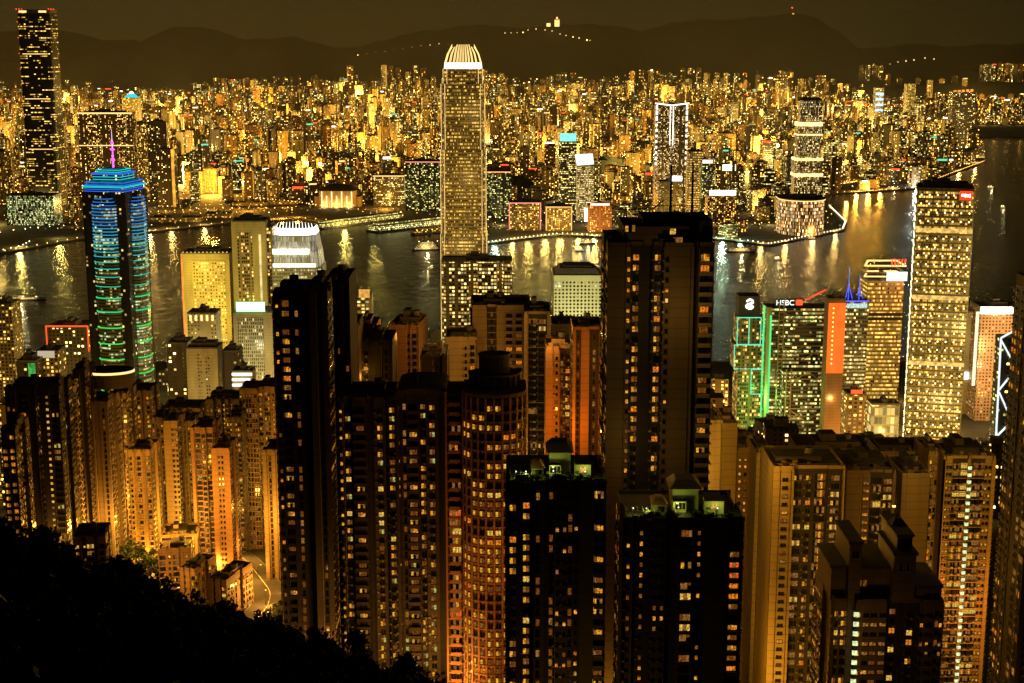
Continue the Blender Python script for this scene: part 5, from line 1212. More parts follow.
# left black pair
nt_('residential_tower', 'near-black tower at left with a column of lit windows, in front of the white crown', 272, 305, 288, 480, 24, [(1,0,'s.6'),(1.1,1.8,'#B'),(.5,0,'n'),(.7,.6,'w1.3'),(1,0,'W2')], w_black, [(1,0,'s'),(1,1.5,'n'),(1,0,'s')], p=.34, sp=1.2, lo_px=640)
nt_('residential_tower', 'dark brown projecting tower with a blank front, right half of the black pair', 304, 327, 285, 476, 26, [(1.2,0,'n'),(.8,.6,'#s.25'),(.6,0,'n')], w_dark, [(1,0,'s'),(1,1.5,'n')], p=.15, lo_px=640)
nt_('residential_tower', 'dark square tower rising behind the black pair', 325, 349, 276, 520, 24, [(1,0,'s.4'),(1,1,'w.4'),(1,0,'s')], w_black, None, p=.12, cap=40, lo_px=330)
nt_('residential_tower', 'brown stepped block between the black pair and the ribbed wing', 328, 357, 322, 560, 24, [(1,0,'n'),(.7,.6,'s'),(.4,0,'n')], w_brown, None, p=.08, cap=40, lo_px=380)
nt_('residential_tower', 'ribbed brown wing with tall dark window slots', 357, 376, 324, 600, 22, [(.4,0,'n'),(.8,1,'#t.4'),(.4,0,'n'),(.8,1,'#t.4'),(.4,0,'n')], w_pink, None, p=.12, cap=50, lo_px=380)
nt_('residential_tower', 'reddish blank-walled tower with a pitched dark roof line', 388, 424, 322, 640, 26, [(1.8,0,'n'),(.3,1,'s.3'),(.8,.4,'w.4')], w_red, None, p=.14, cap=50, lo_px=390, rz=-6, plant=.9)
nt_('residential_tower', 'low brown block filling the dip between the black pair and the reddish tower', 350, 392, 338, 575, 24, [(.6,0,'n'),(.8,.8,'#w.4'),(.6,0,'n'),(.8,.8,'#w.4')], w_black, None, p=.2, cap=40, lo_px=395, plant=.5)
nt_('residential_tower', 'low dark block behind the curved-roof tower, under the little pier house', 420, 447, 352, 600, 24, [(1,0,'n'),(.8,.8,'#w.5'),(.4,0,'n')], w_dark, None, p=.2, cap=40, lo_px=395, plant=.5)
cx, w_, h = spot(428, 446, 344, 1880, 3); t = thing('pier_house', 'small gold-lit pier hall with a pyramid roof at the near shore', 'pier hall', (cx, 1895, 3))
b_ = MB(); b_.box(-w_*.7, w_*.7, -10, 10, 0, h, facade('pier_hall', (.5,.4,.2), 3, 4, .8, .6, .9, GOLD, YEL, 2, blank=0), roofl); b_.build('wall', t)
b_ = MB(); b_.prism(rect(w_*1.1, 18), h+.02, h+18, w_grey, roofm, scale=.12); b_.build('roof', t)
t, cx, w_, h = tower_simple('office_block', 'gold-lit waterside office with an amber sign plate right of the white crown', 'office', 347, 371, 296, 1720, 26, facade('gold_bays', (.4,.3,.12), 5, 4, .7, .55, .6, GOLD, GRN, 1.7, blank=.1), gz=3, plant=.2)
q = MB(); q.box(w_*.0, w_*.45, -14.5, -13.6, h-2, h+8, emat('amber_sign_plate', (1,.50,.10), .75, .3, .2)); q.build('roof_sign', t)
# wide dark tower
nt_('residential_tower', 'wide black tower with bright pale windows scattered down its front, centre left', 337, 396, 392, 500, 24, [(.4,0,'s1.5'),(.8,1,'#w'),(1.2,0,'B'),(.6,1.6,'#n'),(1,0,'w'),(.9,1,'#W')], w_dark, [(1,0,'w'),(1,1,'n')], p=.40, sp=1.2, pal=(2,3,3,4,5), lo_px=660, cap=100)
t, w_, h = nt_('residential_tower', 'black curved-roof tower left of the round glass-fronted tower', 395, 446, 388, 492, 26, [(.8,.8,'#s.4'),(.9,0,'B'),(.5,1.5,'#w'),(.9,0,'w'),(.6,.8,'#n')], w_dark, [(1,0,'w'),(1,1,'n')], p=.42, sp=1.2, pal=(2,3,3,4,5), lo_px=660, cap=100)
b_ = MB(); N = 12
for i in range(N):
    a0, a1 = math.pi*i/N, math.pi*(i+1)/N; A = (-w_*.5*math.cos(a0), 1.8*math.sin(a0)); B = (-w_*.5*math.cos(a1), 1.8*math.sin(a1))
    b_.face([(A[0],-13,h+A[1]+1.4),(B[0],-13,h+B[1]+1.4),(B[0],13,h+B[1]+1.4),(A[0],13,h+A[1]+1.4)], w_dark); b_.face([(A[0],-13,h+.1),(B[0],-13,h+.1),(B[0],-13,h+B[1]+1.38),(A[0],-13,h+A[1]+1.38)], w_dark)
b_.build('vault_roof', t)
# beige group behind the round tower
nt_('residential_tower', 'beige tower with blank flank left of the curved-balcony tower', 445, 476, 334, 650, 24, [(1.6,0,'n'),(.5,0,'s.5'),(.7,.6,'w')], w_beige, [(1,0,'n')], p=.2, cap=60, lo_px=390, plant=.8)
nt_('residential_tower', 'tall beige tower with curved side balconies behind the round tower', 470, 530, 302, 665, 28, [(1.2,0,'n'),(.7,2,'#w'),(.5,0,'n'),(1.5,0,'B.6'),(.4,0,'n')], w_beige, [(1,0,'w'),(1,1,'n')], p=.34, cap=100, lo_px=400, band=1, pal=OR)
nt_('residential_tower', 'beige framed tower with dark double-height window bays', 524, 551, 309, 640, 24, [(.35,0,'n'),(1.8,1,'#G.6'),(.35,0,'n')], w_beige, [(1,0,'w')], p=.18, cap=80, lo_px=480, band=4, sp=1.1)
nt_('residential_tower', 'short beige tower with banded round corners left of the taller red slab', 551, 577, 322, 700, 22, [(1,0,'C'),(.5,.5,'n')], w_cream, None, p=.1, cap=60, lo_px=350, band=1)
nt_('residential_tower', 'terracotta slab with recessed window shaft, left one of the red pair', 546, 573, 343, 610, 24, [(.7,0,'n'),(.25,.5,'n'),(.45,0,'s.3'),(1.2,2,'#w'),(.2,0,'n')], w_red, [(1,0,'n')], p=.38, cap=100, lo_px=470, sp=1.15)
nt_('residential_tower', 'terracotta slab with a column of dark tall windows, right one of the red pair', 573, 603, 324, 600, 24, [(.3,0,'n'),(.5,.5,'#t.1'),(.8,0,'n'),(1.0,1.2,'#w1.2'),(.3,0,'n')], w_red, [(1,0,'w')], p=.38, cap=100, lo_px=480, sp=1.15)
# round glass fronted tower
Y = 470; cx, w_, h = spot(444, 527, 402, Y, 0); gz0 = hkz(cx, Y) - 6; h -= gz0
t = thing('round_fronted_tower', 'round-fronted tower of orange-lit frames and wide glass under a dark drum penthouse', 'apartment tower', (cx, Y + 16, gz0))
Rr = w_*.385; cxr = w_*.10; P = [(cxr + Rr*math.cos(R(a)), -6 + Rr*.78*math.sin(R(a))) for a in range(180, 361, 15)]
P = [(-w_/2, -4), (cxr - Rr, -4)] + P[1:-1] + [(cxr + Rr, -4), (w_/2, -4), (w_/2, 14), (-w_/2, 14)]
b_ = MB(); b_.prism(P, 0, h, w_dark, roofm); b_.build('wall', t)
fm_ = pmat('terracotta_frame', (.50,.22,.10), .7, .15, .5)
inst, binst, fr_ = [], [], MB()
n_ = len(P); nfl = int((h-2)/3.25)
for i in range(n_ - 3):
    a, c = Vector(P[i]), Vector(P[i+1]); d = c - a; L = d.length
    if L < 1.2: continue
    d.normalize(); no = Vector((d.y, -d.x)); M0 = Matrix.Translation((a.x, a.y, 0)) @ Matrix.Rotation(math.atan2(d.y, d.x), 4, 'Z')
    fr_.box(-.3, .3, -.45, .25, 0, h+.6, fm_, M=M0)
    grp = i // 2
    for k_ in range(nfl):
        z_ = h - 3.6 - k_*3.25
        if proj((cx+a.x, Y+16+a.y, gz0+z_))[1] > 730: break
        fr_.box(.3, L-.3, -.3, .02, z_-.75, z_-.3, fm_, M=M0)
        rk = random.Random(grp*977 + k_*13); lit = rk.random() < (.80 if k_ > 14 else .6 if k_ < 3 else .5) ; st = rk.choice((2,3,3,4,1,2,3,8,7,8,3,6))
        kd = 'G' if L > 3.9 else 'W' if L > 3 else 'w' if L > 1.9 else 't'
        nn = max(1, int(L / (SIZE[kd][0]+.5)))
        for j in range(nn):
            q = a + d*(L*(j+.5)/nn); s_ = st if lit and rk.random() < .85 else 0
            inst.append((win_mb(kd, s_, frame_d), Matrix(((-d.x,no.x,0,q.x),(-d.y,no.y,0,q.y),(0,0,1,z_),(0,0,0,1))), s_ > 0))
        if i == 0:
            q = (a+c)/2; 
            binst.append((balc_mb(L*.62, 1.3, fm_, 'solid') if not binst else binst[0][0], Matrix(((-d.x,no.x,0,q.x),(-d.y,no.y,0,q.y),(0,0,1,z_-.3),(0,0,0,1))), 0))
fr_.build('frame_grid', t); emit('window', inst, t, 100); emit('balcony', binst, t, 50)
b_ = MB(); zz = h
b_.prism([(cxr + (x-cxr)*1.03, y_*1.03) for x, y_ in P[1:-3]] + [(cxr+Rr, 8), (cxr-Rr, 8)], h+.7, h+2, w_brown, roofm)
b_.build('roof', t)
D2 = [(cxr + Rr*.80*math.cos(2*math.pi*i/20), 0 + Rr*.6*math.sin(2*math.pi*i/20)) for i in range(20)]
b_ = MB(); b_.prism(D2, h+2.02, h+5.6, w_black, roofm); b_.prism(D2, h+5.62, h+6.4, w_brown, roofm, scale=1.08); b_.prism(D2, h+9.42, h+19, w_dark, roofm, scale=.72) if False else b_.prism([(cxr+(x-cxr)*.62, y_*.62) for x, y_ in D2], h+6.42, h+12, w_dark, roofm); b_.prism([(cxr+(x-cxr)*.66, y_*.66) for x, y_ in D2], h+12.02, h+12.8, w_brown, roofm); b_.build('drum_penthouse', t)
for i in range(0, 20):
    x_, y_ = D2[i]
    if y_ < 1: b_ = MB(); b_.bar((cxr+(x_-cxr)*1.02, y_*1.02, h+2), (cxr+(x_-cxr)*1.02, y_*1.02, h+5.6), .22, w_brown, 4); b_.build('pilaster', t)

# the tall central tower with two masts
Y = 440
t, w_, h = nt_('masted_tower', 'tallest near tower, brown with a dark window core and two thin rooftop masts', 608, 714, 247, Y, 30,
    [(1.5,0,'n'),(.35,.6,'s1.2'),(1.1,2.6,'#W.9'),(.7,4.0,'#n'),(.9,2.4,'#w1.5'),(.5,.3,'s.12'),(1.7,0,'n'),(.25,.2,'n'),(.35,2.5,'#n'),(1.2,1.0,'#B.5')], w_brown, [(1,0,'w'),(1,1.5,'n'),(1,0,'w')], p=.42, cap=100, bcap=60, sp=1.1, pal=(1,2,2,3,3), roof='none', skip=0, trim=w_beige, top_front=True)
zt = at(512, 223, Y).z - t.location.z; x_ = lambda px: (at(px, 230, Y).x - t.location.x)
b_ = MB(); b_.box(x_(625), x_(690), -12, 12, h+.02, h + (zt-h)*.8, w_brown, roofm); b_.build('penthouse', t)
b_ = MB(); b_.box(x_(690.5), x_(715), -10, 13, h+.02, zt, w_dark, roofm); b_.box(x_(645), x_(690), -9, 10, h+(zt-h)*.8+.02, zt+.5, w_dark, roofm); b_.build('plant_room', t)
b_ = MB(); b_.box(x_(660), x_(676), -13.2, -12.02, h+(zt-h)*.1, h+(zt-h)*.32, w_dark, roofm); b_.build('roof_box', t)
emit('window', [(win_mb('W', 3, frame_d), Matrix(((-1,0,0,x_(631)),(0,-1,0,-12),(0,0,1,h+4.2),(0,0,0,1))), 1), (win_mb('w', 4, frame_d), Matrix(((-1,0,0,x_(674)),(0,-1,0,-12.0),(0,0,1,h+3.4),(0,0,0,1))), 1), (win_mb('W', 2, frame_d), Matrix(((-1,0,0,x_(679)),(0,-1,0,-12),(0,0,1,h+.6),(0,0,0,1))), 1)], t, 10)
for px_, tp in ((674, 168), (696, 165)):
    b_ = MB(); zz = at(512, tp, Y).z - t.location.z; b_.bar((x_(px_), -4, zt), (x_(px_), -4, zz), .42, darkm, 6, .30); b_.build('mast', t)
b_ = MB()
for za in (2.2, 4.4): b_.bar((x_(648), -8, zt+za), (x_(690), -8, zt+za), .13, metal, 4)
for i in range(8): b_.bar((x_(648)+i*1.7, -8, zt+.5), (x_(648)+i*1.7, -8, zt+4.4), .09, metal, 4)
b_.bar((x_(655), -6, zt+3), (x_(668), -2, zt+5.4), .2, metal, 4); b_.build('railing', t)
# right shoulder behind and beneath it
nt_('residential_tower', 'beige tower with twin columns of dark windows, lower right of the masted tower', 693, 722, 415, 540, 24, [(.8,0,'s.6'),(.5,.6,'W'),(.8,0,'n'),(.5,.6,'W.8')], w_beige, None, p=.28, cap=60, lo_px=520, pal=OR, sp=1.05)
nt_('residential_tower', 'beige blank-fronted tower just right of the twin-column tower', 715, 738, 418, 560, 24, [(.7,0,'s.5'),(1.6,.4,'n')], w_beige, None, p=.2, cap=60, lo_px=520)
# roof-garden towers
def garden(t, w_, h, lx, lz):
    gm = pmat('roof_plaster', (.48,.46,.30), .8, .15, .5) if not bpy.data.materials.get('roof_plaster') else bpy.data.materials['roof_plaster']
    b_ = MB(); b_.box(-w_*.06, w_*.16, -2, 7, h+.02, h+6.4, gm, roofm); b_.box(-w_*.06, w_*.05, -4.5, -2.02, h+.02, h+3.2, gm, roofm); b_.build('penthouse', t)
    b_ = MB(); b_.box(w_*.20, w_*.36, -6, 3, h+.02, h+3.8, gm, roofm); b_.build('stair_tower', t)
    b_ = MB(); b_.prism([(-w_*.24,-7),(-w_*.12,-7),(-w_*.12,1),(-w_*.24,1)], h+.02, h+3, gm, roofm); b_.prism([(-w_*.25,-7.4),(-w_*.11,-7.4),(-w_*.11,1.4),(-w_*.25,1.4)], h+3.01, h+4.6, w_red, w_red, scale=.35); b_.build('garden_room', t)
    b_ = MB(); b_.prism([(-w_*.09,-3),(w_*.19,-3),(w_*.19,8),(-w_*.09,8)], h+6.42, h+8.6, w_brown, roofm, scale=.55); b_.build('roof_slab', t)
    emit('window', [(win_mb('W', 0, frame_l), Matrix(((-1,0,0,w_*0.0),(0,-1,0,-4.5),(0,0,1,h+1),(0,0,0,1))), 0), (win_mb('w', 4, frame_l), Matrix(((-1,0,0,w_*.28),(0,-1,0,-6),(0,0,1,h+1.6),(0,0,0,1))), 1), (win_mb('w', 0, frame_l), Matrix(((-1,0,0,-w_*.17),(0,-1,0,-7),(0,0,1,h+1.0),(0,0,0,1))), 0)], t, 10)
    b_ = MB()
    for i in range(7): b_.bar((-w_*.46+i*1.5, -D_/2+1.5, h), (-w_*.46+i*1.5, -D_/2+1.5, h+2.6), .1, gm, 4); b_.bar((-w_*.46+i*1.5, -D_/2+1.5, h+2.6), (-w_*.46+i*1.5, -D_/2+6, h+2.6), .1, gm, 4)
    b_.bar((-w_*.47, -D_/2+1.5, h+2.6), (-w_*.46+9.4, -D_/2+1.5, h+2.6), .12, gm, 4); b_.build('pergola', t)
    for i in range(16):
        b_ = MB(); x0 = rnd.uniform(-w_*.44, w_*.4); y0 = rnd.uniform(-D_/2+1.5, -D_/2+3.5); b_.box(-.7,.7,-.4,.4,0,.6, gm)
        for j in range(60):
            p = Vector((rnd.gauss(0,.6), rnd.gauss(0,.4), .7+abs(rnd.gauss(0,.7)))); s_ = .28; v1 = Vector((rnd.uniform(-1,1),rnd.uniform(-1,1),rnd.uniform(-1,1))).normalized()*s_; v2 = v1.cross(Vector((rnd.random(),rnd.random(),1))).normalized()*s_
            b_.face([p-v1-v2,p+v1-v2,p+v1+v2,p-v1+v2], leafB)
        b_.build('planter', t, (x0, y0, h+.02))
    o = t.location
    for dx, dy, dz, pw in ((-w_*.3, -D_/2+3, 3.2, 500), (-w_*.02, -6, 2.2, 650), (w_*.3, -8, 2.6, 500), (-w_*.4,-D_/2+7,2,260)):
        b_ = MB(); b_.bar((dx,dy,h),(dx,dy,h+dz-.3),.07,darkm,4); b_.ball((dx,dy,h+dz-.2),.26,white2,5,2); b_.build('garden_lamp', t)
        plight((o.x+dx, o.y+dy-.5, o.z+h+dz), pw*.62, (.85,1,.13), .3)
D_ = 26
t, w_, h = nt_('garden_roof_tower', 'near-black tower with a yellow-green lit roof garden, left of the masted tower base', 506, 606, 485, 400, D_, [(.9,0,'W.8'),(.8,2,'#w1.4'),(.7,0,'w.5'),(.25,.8,'#n'),(.4,.8,'w'),(1.2,0,'s.35'),(.4,1.2,'#s.4'),(.9,.4,'n'),(.7,1.4,'B.6')], w_dark, [(1,0,'w'),(1,1,'n')], p=.46, cap=100, roof='none', balc='rail', top_front=True, pal=(1,2,2,3,3,4)); garden(t, w_, h, 0, 0)
t, w_, h = nt_('garden_roof_tower', 'near-black tower with green-lit roof terrace, right of the masted tower base', 623, 744, 522, 400, D_, [(.5,0,'s.8'),(.9,1.4,'#w1.5'),(.7,0,'s.4'),(.5,1.2,'#n'),(.9,0,'W.8'),(.5,1.5,'#s.8'),(1.1,0,'n'),(.7,.8,'B.6')], w_dark, [(1,0,'w'),(1,1,'n')], p=.44, cap=100, roof='none', balc='rail', top_front=True, pal=(1,2,2,3,6,4)); garden(t, w_, h, 0, 0)

# right-hand cluster
nt_('residential_tower', 'amber tower with small square windows and a glowing blank side wall', 737, 757, 440, 590, 30, [(.2,0,'n'),(.8,0,'s1.2'),(.8,0,'s1.2'),(.4,.5,'n'),(1,1,'w1.3')], w_beige, [(1,0,'n')], p=.5, cap=100, pal=OR, sp=1.3)
nt_('residential_tower', 'smooth blank amber slab between two windowed towers', 757, 773, 446, 570, 26, [(1,0,'n')], w_cream, None, p=0, plant=.6)
nt_('residential_tower', 'broad beige tower with stacked wide windows, many lit gold on its right bay', 774, 846, 458, 520, 28, [(.5,.0,'n'),(.9,.3,'P.6'),(.15,0,'n'),(1.5,1.4,'#W.7'),(1.1,1.4,'#G2.0'),(1.1,1.0,'#G1.8'),(.1,0,'n')], w_beige, [(1,0,'n')], p=.44, cap=100, sp=1.02, plant=.8)
nt_('residential_tower', 'dark tower top stepping back behind the broad beige tower', 800, 872, 444, 590, 26, [(1,0,'n')], w_dark, None, p=0, plant=.9)
nt_('residential_tower', 'brown tower with a lit window corner, right of the broad beige tower', 847, 897, 462, 540, 28, [(1,0,'n'),(.5,.3,'P'),(.9,1.4,'#W.6'),(.5,.8,'#W1.8'),(.2,0,'n')], w_brown, [(1,0,'n')], p=.42, cap=90, sp=1.05, plant=.7)
nt_('residential_tower', 'smooth sand-coloured slab with a raking beam of light on its flank', 903, 931, 466, 545, 26, [(.4,.4,'n'),(1,0,'n'),(.9,.3,'n')], w_beige, None, p=0, plant=.8)
nt_('residential_tower', 'dark-roofed low tower behind the sand-coloured slab', 880, 928, 446, 640, 24, [(1,0,'n')], w_brown, None, p=0, plant=.8)
nt_('residential_tower', 'narrow golden tower between the sand slab and the tower with the white light column', 929, 946, 446, 620, 24, [(1,0,'w'),(.4,.6,'s'),(1,0,'w')], w_beige, None, p=.6, cap=80, pal=(1,2,3,3), sp=1.15)
t, w_, h = nt_('residential_tower', 'golden tower with a continuous column of pale white lights down its middle', 944, 997, 450, 610, 26, [(.3,0,'n'),(.6,.6,'s.8'),(1.3,1,'#G1.4'),(.28,.2,'L9'),(1.3,1,'#G1.4'),(.6,.6,'s.8'),(.3,0,'n')], w_beige, [(1,0,'w'),(1,1,'n')], p=.42, cap=100, pal=(2,3,3,4), band=1, sp=1.15)
lc_ = MB(); lc_.box(-.75, .75, 0, .5, 0, 1.5, emat('stairwell_light', (.86,1,.50), .95, .4, 1.5), w_beige); lc_.me = None
emit('stairwell_light', [(lc_, Matrix(((-1,0,0,w_*.012),(0,-1,0,-13+.15),(0,0,1,h-4.6-3.1*k_),(0,0,0,1))), 1) for k_ in range(70)], t, 100)
# near stepped tower with turrets
t, w_, h = nt_('turreted_tower', 'near brown tower stepping up to two dark turrets and a thin mast', 832, 944, 604, 430, 26, [(.8,1,'w'),(.35,2,'n'),(.35,0,'L3'),(1.2,.5,'P.8'),(.7,2.8,'#w1.3'),(.9,1.0,'#W1.2'),(1.1,0,'s.3')], w_brown, [(1,0,'s'),(1,1,'n')], p=.36, cap=100, roof='none', sp=1.1, top_front=True)
X = lambda px: at(px, 600, 430).x - t.location.x
Z = lambda py: at(512, py, 430).z - t.location.z
for a, c, tp, yy in ((833,848,572,2),(849,861,546,0),(851,893,574,3),(893,915,556,-1),(897,912,540,1),(906,943,590,0)):
    b_ = MB(); b_.box(X(a), X(c), -11+yy, 9+yy, h+.02, Z(tp), w_brown, roofm); b_.box(X(a)-.5, X(c)+.5, -11.5+yy, 9.5+yy, Z(tp)+.01, Z(tp)+.8, w_dark, roofm)
    b_.build('turret', t)
emit('stairwell_light', [(lc_, Matrix(((-1,0,0,X(857)),(0,-1,0,-13+.1),(0,0,1,h-4-3.1*k_),(0,0,0,1))), 1) for k_ in range(40)], t, 60)
b_ = MB(); b_.prism(rect(6, 6, X(905), 0), Z(539), Z(531), roofm, roofm, scale=.35); b_.build('turret_roof', t)
b_ = MB(); b_.bar((X(904), 0, Z(540)), (X(904), 0, Z(508)), .16, darkm, 5); b_.build('mast', t)
emit('window', [(win_mb('t', s_, frame_l), Matrix(((-1,0,0,X(px_)),(0,-1,0,-11.05+yy),(0,0,1,Z(py_)),(0,0,0,1))), 1) for px_, py_, s_, yy in ((853,560,0,0),(857,560,0,0),(900,572,0,-1),(907,572,0,-1),(863,592,3,3),(868,592,3,3))], t, 20)
# far right dark tower
nt_('residential_tower', 'black tower cut by the right edge with a few warm windows', 1043, 1098, 282, 480, 26, [(.25,0,'n'),(.5,.8,'s.7'),(.9,0,'W1.2'),(.3,1,'n'),(1,0,'W')], w_black, [(1,0,'w'),(.5,.6,'n'),(1,0,'W')], p=.3, cap=80, pal=OR, sp=1.1)

# ------------------------------------------------------------------ street lamps and added fill light of the slope
def street_lamp(px, py, Y, P_, label, col=SOD, h_=9, r_=1.2, z=None):
    p = at(px, py, Y); z = hkz(p.x, Y) if z is None else z
    t = thing('street_lamp', label, 'street lamp', (p.x, Y, z), rnd.uniform(0, 6), 'sodium street lamps of the slope')
    b_ = MB(); b_.bar((0,0,0),(0,0,h_),.12,darkm,6,.07); b_.bar((0,0,h_),(1.6,0,h_+.5),.06,darkm,5); b_.build('pole', t)
    b_ = MB(); b_.box(1.1,2.0,-.22,.22,h_+.38,h_+.56, lampm, darkm); b_.build('lamp_head', t)
    l = plight((p.x, Y - 2, z + h_ + 1), P_, col, r_); return t
LAMPS = [(265,590,690,6e3,'street lamp on the inside of the orange road bend'),(258,572,760,2.5e3,'street lamp where the orange road disappears behind the towers'),(235,560,800,5e3,'street lamp behind the low blocks'),(272,610,640,3e3,'street lamp at the lower end of the road bend'),
 (140,556,765,6e3,'street lamp among the lit trees below the amber tower'),(120,565,770,9e3,'street lamp left of the lit trees'),(165,580,720,3e3,'street lamp in front of the leftmost low block'),(176,600,690,2.5e3,'street lamp beside the five-sided low block'),
 (190,540,800,2.5e3,'street lamp under the dark red tower'),(110,520,830,9e3,'street lamp under the busy rose tower'),(228,540,830,1.2e4,'street lamp under the terracotta slab'),(60,520,690,5e3,'street lamp at the foot of the black left tower'),
 (310,640,455,1.2e3,'street lamp glowing red through branches below the black pair'),(325,640,470,5e3,'street lamp at the foot of the black pair'),(440,655,470,5e3,'street lamp among trees below the curved-roof tower')]
for px, py, Y, P_, lb in LAMPS: street_lamp(px, py, Y, P_ * 3.5, lb, (1,.42,.06))
# added fill lights without fixtures, hung between the towers to brighten their walls
def glow(px, Y, z, P_, col=(1,.40,.06), r_=1.5):
    p = at(px, 500, Y); plight((p.x, Y, z), P_*.12, col, r_, spec=0.0)
for px, Y, z, P_, c in ((485,440,176,3.2e5,(1,0.27,0.027)),(460,452,215,6e4,(1,0.29,0.027)),(505,452,250,4e4,(1,0.33,0.036)),(575,560,190,2.6e5,(1,0.29,0.027)),(560,590,262,1.3e5,(1,0.27,0.018)),(590,575,290,8e4,(1,0.33,0.036)),(613,425,180,1.6e5,(1,0.43,0.036)),(618,428,215,6e4,(1,0.45,0.045)),
    (660,424,205,2.0e4,(1,0.57,0.108)),(640,425,300,1.6e4,(1,0.57,0.108)),(672,424,340,2.2e4,(1,0.57,0.108)),(500,630,240,1.4e5,(1,0.57,0.090)),(540,605,300,9e4,(1,0.57,0.108)),(460,620,300,7e4,(1,0.57,0.108)),(400,600,300,5e4,(1,0.33,0.045)),(365,570,290,1.2e4,(1,0.43,0.054)),
    (752,500,190,3.6e5,(1,0.47,0.032)),(752,505,270,1.8e5,(1,0.49,0.036)),(762,520,330,7e4,(1,0.53,0.045)),(800,480,190,1.3e5,(1,0.49,0.045)),(820,475,260,7e4,(1,0.49,0.045)),(790,485,330,4e4,(1,0.53,0.054)),(915,500,240,1.4e5,(1,0.49,0.045)),(920,500,330,8e4,(1,0.51,0.045)),(908,532,268,2e4,(1,0.60,0.135)),
    (960,570,180,4.2e5,(1,0.53,0.054)),(985,585,180,2.5e5,(1,0.23,0.018)),(970,565,260,2.4e5,(1,0.55,0.063)),(950,570,320,1.2e5,(1,0.57,0.072)),(900,412,195,9e4,(1,0.49,0.054)),(850,412,200,8e4,(1,0.49,0.054)),(880,412,240,1.5e4,(1,0.52,0.072)),(700,525,260,5e4,(1,0.57,0.090)),(725,535,300,6e4,(1,0.57,0.090)),
    (300,465,190,1.6e4,(1,0.49,0.072)),(318,462,240,1.2e4,(1,0.49,0.072)),(370,478,200,1.6e4,(1,0.57,0.090)),(420,470,210,1.6e4,(1,0.57,0.090)),(520,380,190,3.0e4,(1,0.49,0.063)),(590,378,230,3.5e4,(1,0.53,0.072)),(640,376,190,3e4,(1,0.49,0.063)),(735,376,230,3e4,(1,0.53,0.072)),(1015,462,200,2.5e4,(1,0.42,0.045))):
    glow(px, Y, z, P_, c)
for Y in (770, 860, 960, 1080, 1200, 1330, 1450, 1560):  # grid of added lights without fixtures among the left-hand towers
    for px in range(20, 300, 36):
        X_ = at(px, 450, Y + r5.uniform(-20, 20)).x; Yl = Y - 14
        for _ in range(4):
            if any(abs(X_-a) < w2+9 and abs(Yl-c) < d2+9 for a, c, w2, d2 in FOOT): Yl -= 14
        plight((X_, Yl, hkz(X_, Y) + r5.uniform(14, 40)), (4.6e4 if Y < 1000 else 3.5e4), r5.choice([(1,.44,.04),(1,.54,.06),(1,.36,.03)]) if Y < 1100 else (1,.62,.11), 3, spec=.2)
for Y in (1150, 1300, 1420, 1560, 1700):  # more added lights without fixtures, right-hand district
    for px in range(730, 1010, 55):
        X_ = at(px, 430, Y).x; plight((X_, Y - 10, hkz(X_, Y) + 18), 4e4, (1,.58,.12), 1.5)

p = at(894, 506, 520); t = thing('wall_floodlight', 'amber floodlight throwing a raking beam down the sand-coloured slab', 'floodlight', p)
b_ = MB(); b_.box(-.5,.5,-.4,.4,-.3,.3, lampm, darkm); b_.build('lamp_head', t); b_ = MB(); b_.bar((0,0,-8),(0,.2,-.3),.12,darkm,4); b_.build('pole', t)
ls = bpy.data.lights.new('floodlight_source', 'SPOT'); ls.energy = 5.0e4; ls.color = (1,.50,.09); ls.spot_size = R(42); ls.spot_blend = .5; ls.shadow_soft_size = .3; lo_ = link('floodlight_source', ls, None, p)
d_ = (at(912, 560, 546) - p).normalized(); lo_.rotation_euler = d_.to_track_quat('-Z', 'Y').to_euler()
for px_, py_, P_ in ((126,548,2500),(146,552,2500)): p = at(px_, py_, 752); plight(p, P_, (.95,.85,.12), .5)  # added lights over the trees, no lamp built for them
# ------------------------------------------------------------------ orange road with kerbs and centre line
def ribbon(name, pts, w0, dz, m, off=0):
    b_ = MB(); V = []
    for i, (x, y) in enumerate(pts):
        a = Vector(pts[max(0, i-1)]); c = Vector(pts[min(len(pts)-1, i+1)]); d = (c - a).normalized(); n_ = Vector((-d.y, d.x)); p = Vector((x, y)) + n_*off
        V.append([(*(p + n_*w0/2), 0), (*(p - n_*w0/2), 0)])
    zz = lambda x, y: hkz(pts[0][0], y) * 0 + rz_(x, y)
    for a, c in zip(V, V[1:]): b_.face([(a[0][0],a[0][1],rz_(*a[0][:2])+dz),(a[1][0],a[1][1],rz_(*a[1][:2])+dz),(c[1][0],c[1][1],rz_(*c[1][:2])+dz),(c[0][0],c[0][1],rz_(*c[0][:2])+dz)][::-1], m)
    for f in range(len(b_.f)):
        pass
    tag(b_.build(name), kind='structure')
def rz_(x, y): return hkz(x, y)
RP = [tuple(at(a, c, Y)[:2]) for a, c, Y in ((236,575,860),(250,580,800),(262,590,760),(270,600,722),(268,612,690),(258,622,660),(262,634,628),(285,642,600),(330,650,590),(400,655,585))]
def smoothpts(P_, n=8):
    out = []
    for i in range(len(P_)-1):
        p0, p1, p2, p3 = (Vector(P_[max(0,i-1)]), Vector(P_[i]), Vector(P_[i+1]), Vector(P_[min(len(P_)-1,i+2)]))
        for k_ in range(n):
            s = k_/n; out.append(tuple(.5*((2*p1)+(p2-p0)*s+(2*p0-5*p1+4*p2-p3)*s*s+(3*p1-p0-3*p2+p3)*s**3)))
    return out + [tuple(P_[-1])]
RS = smoothpts(RP)
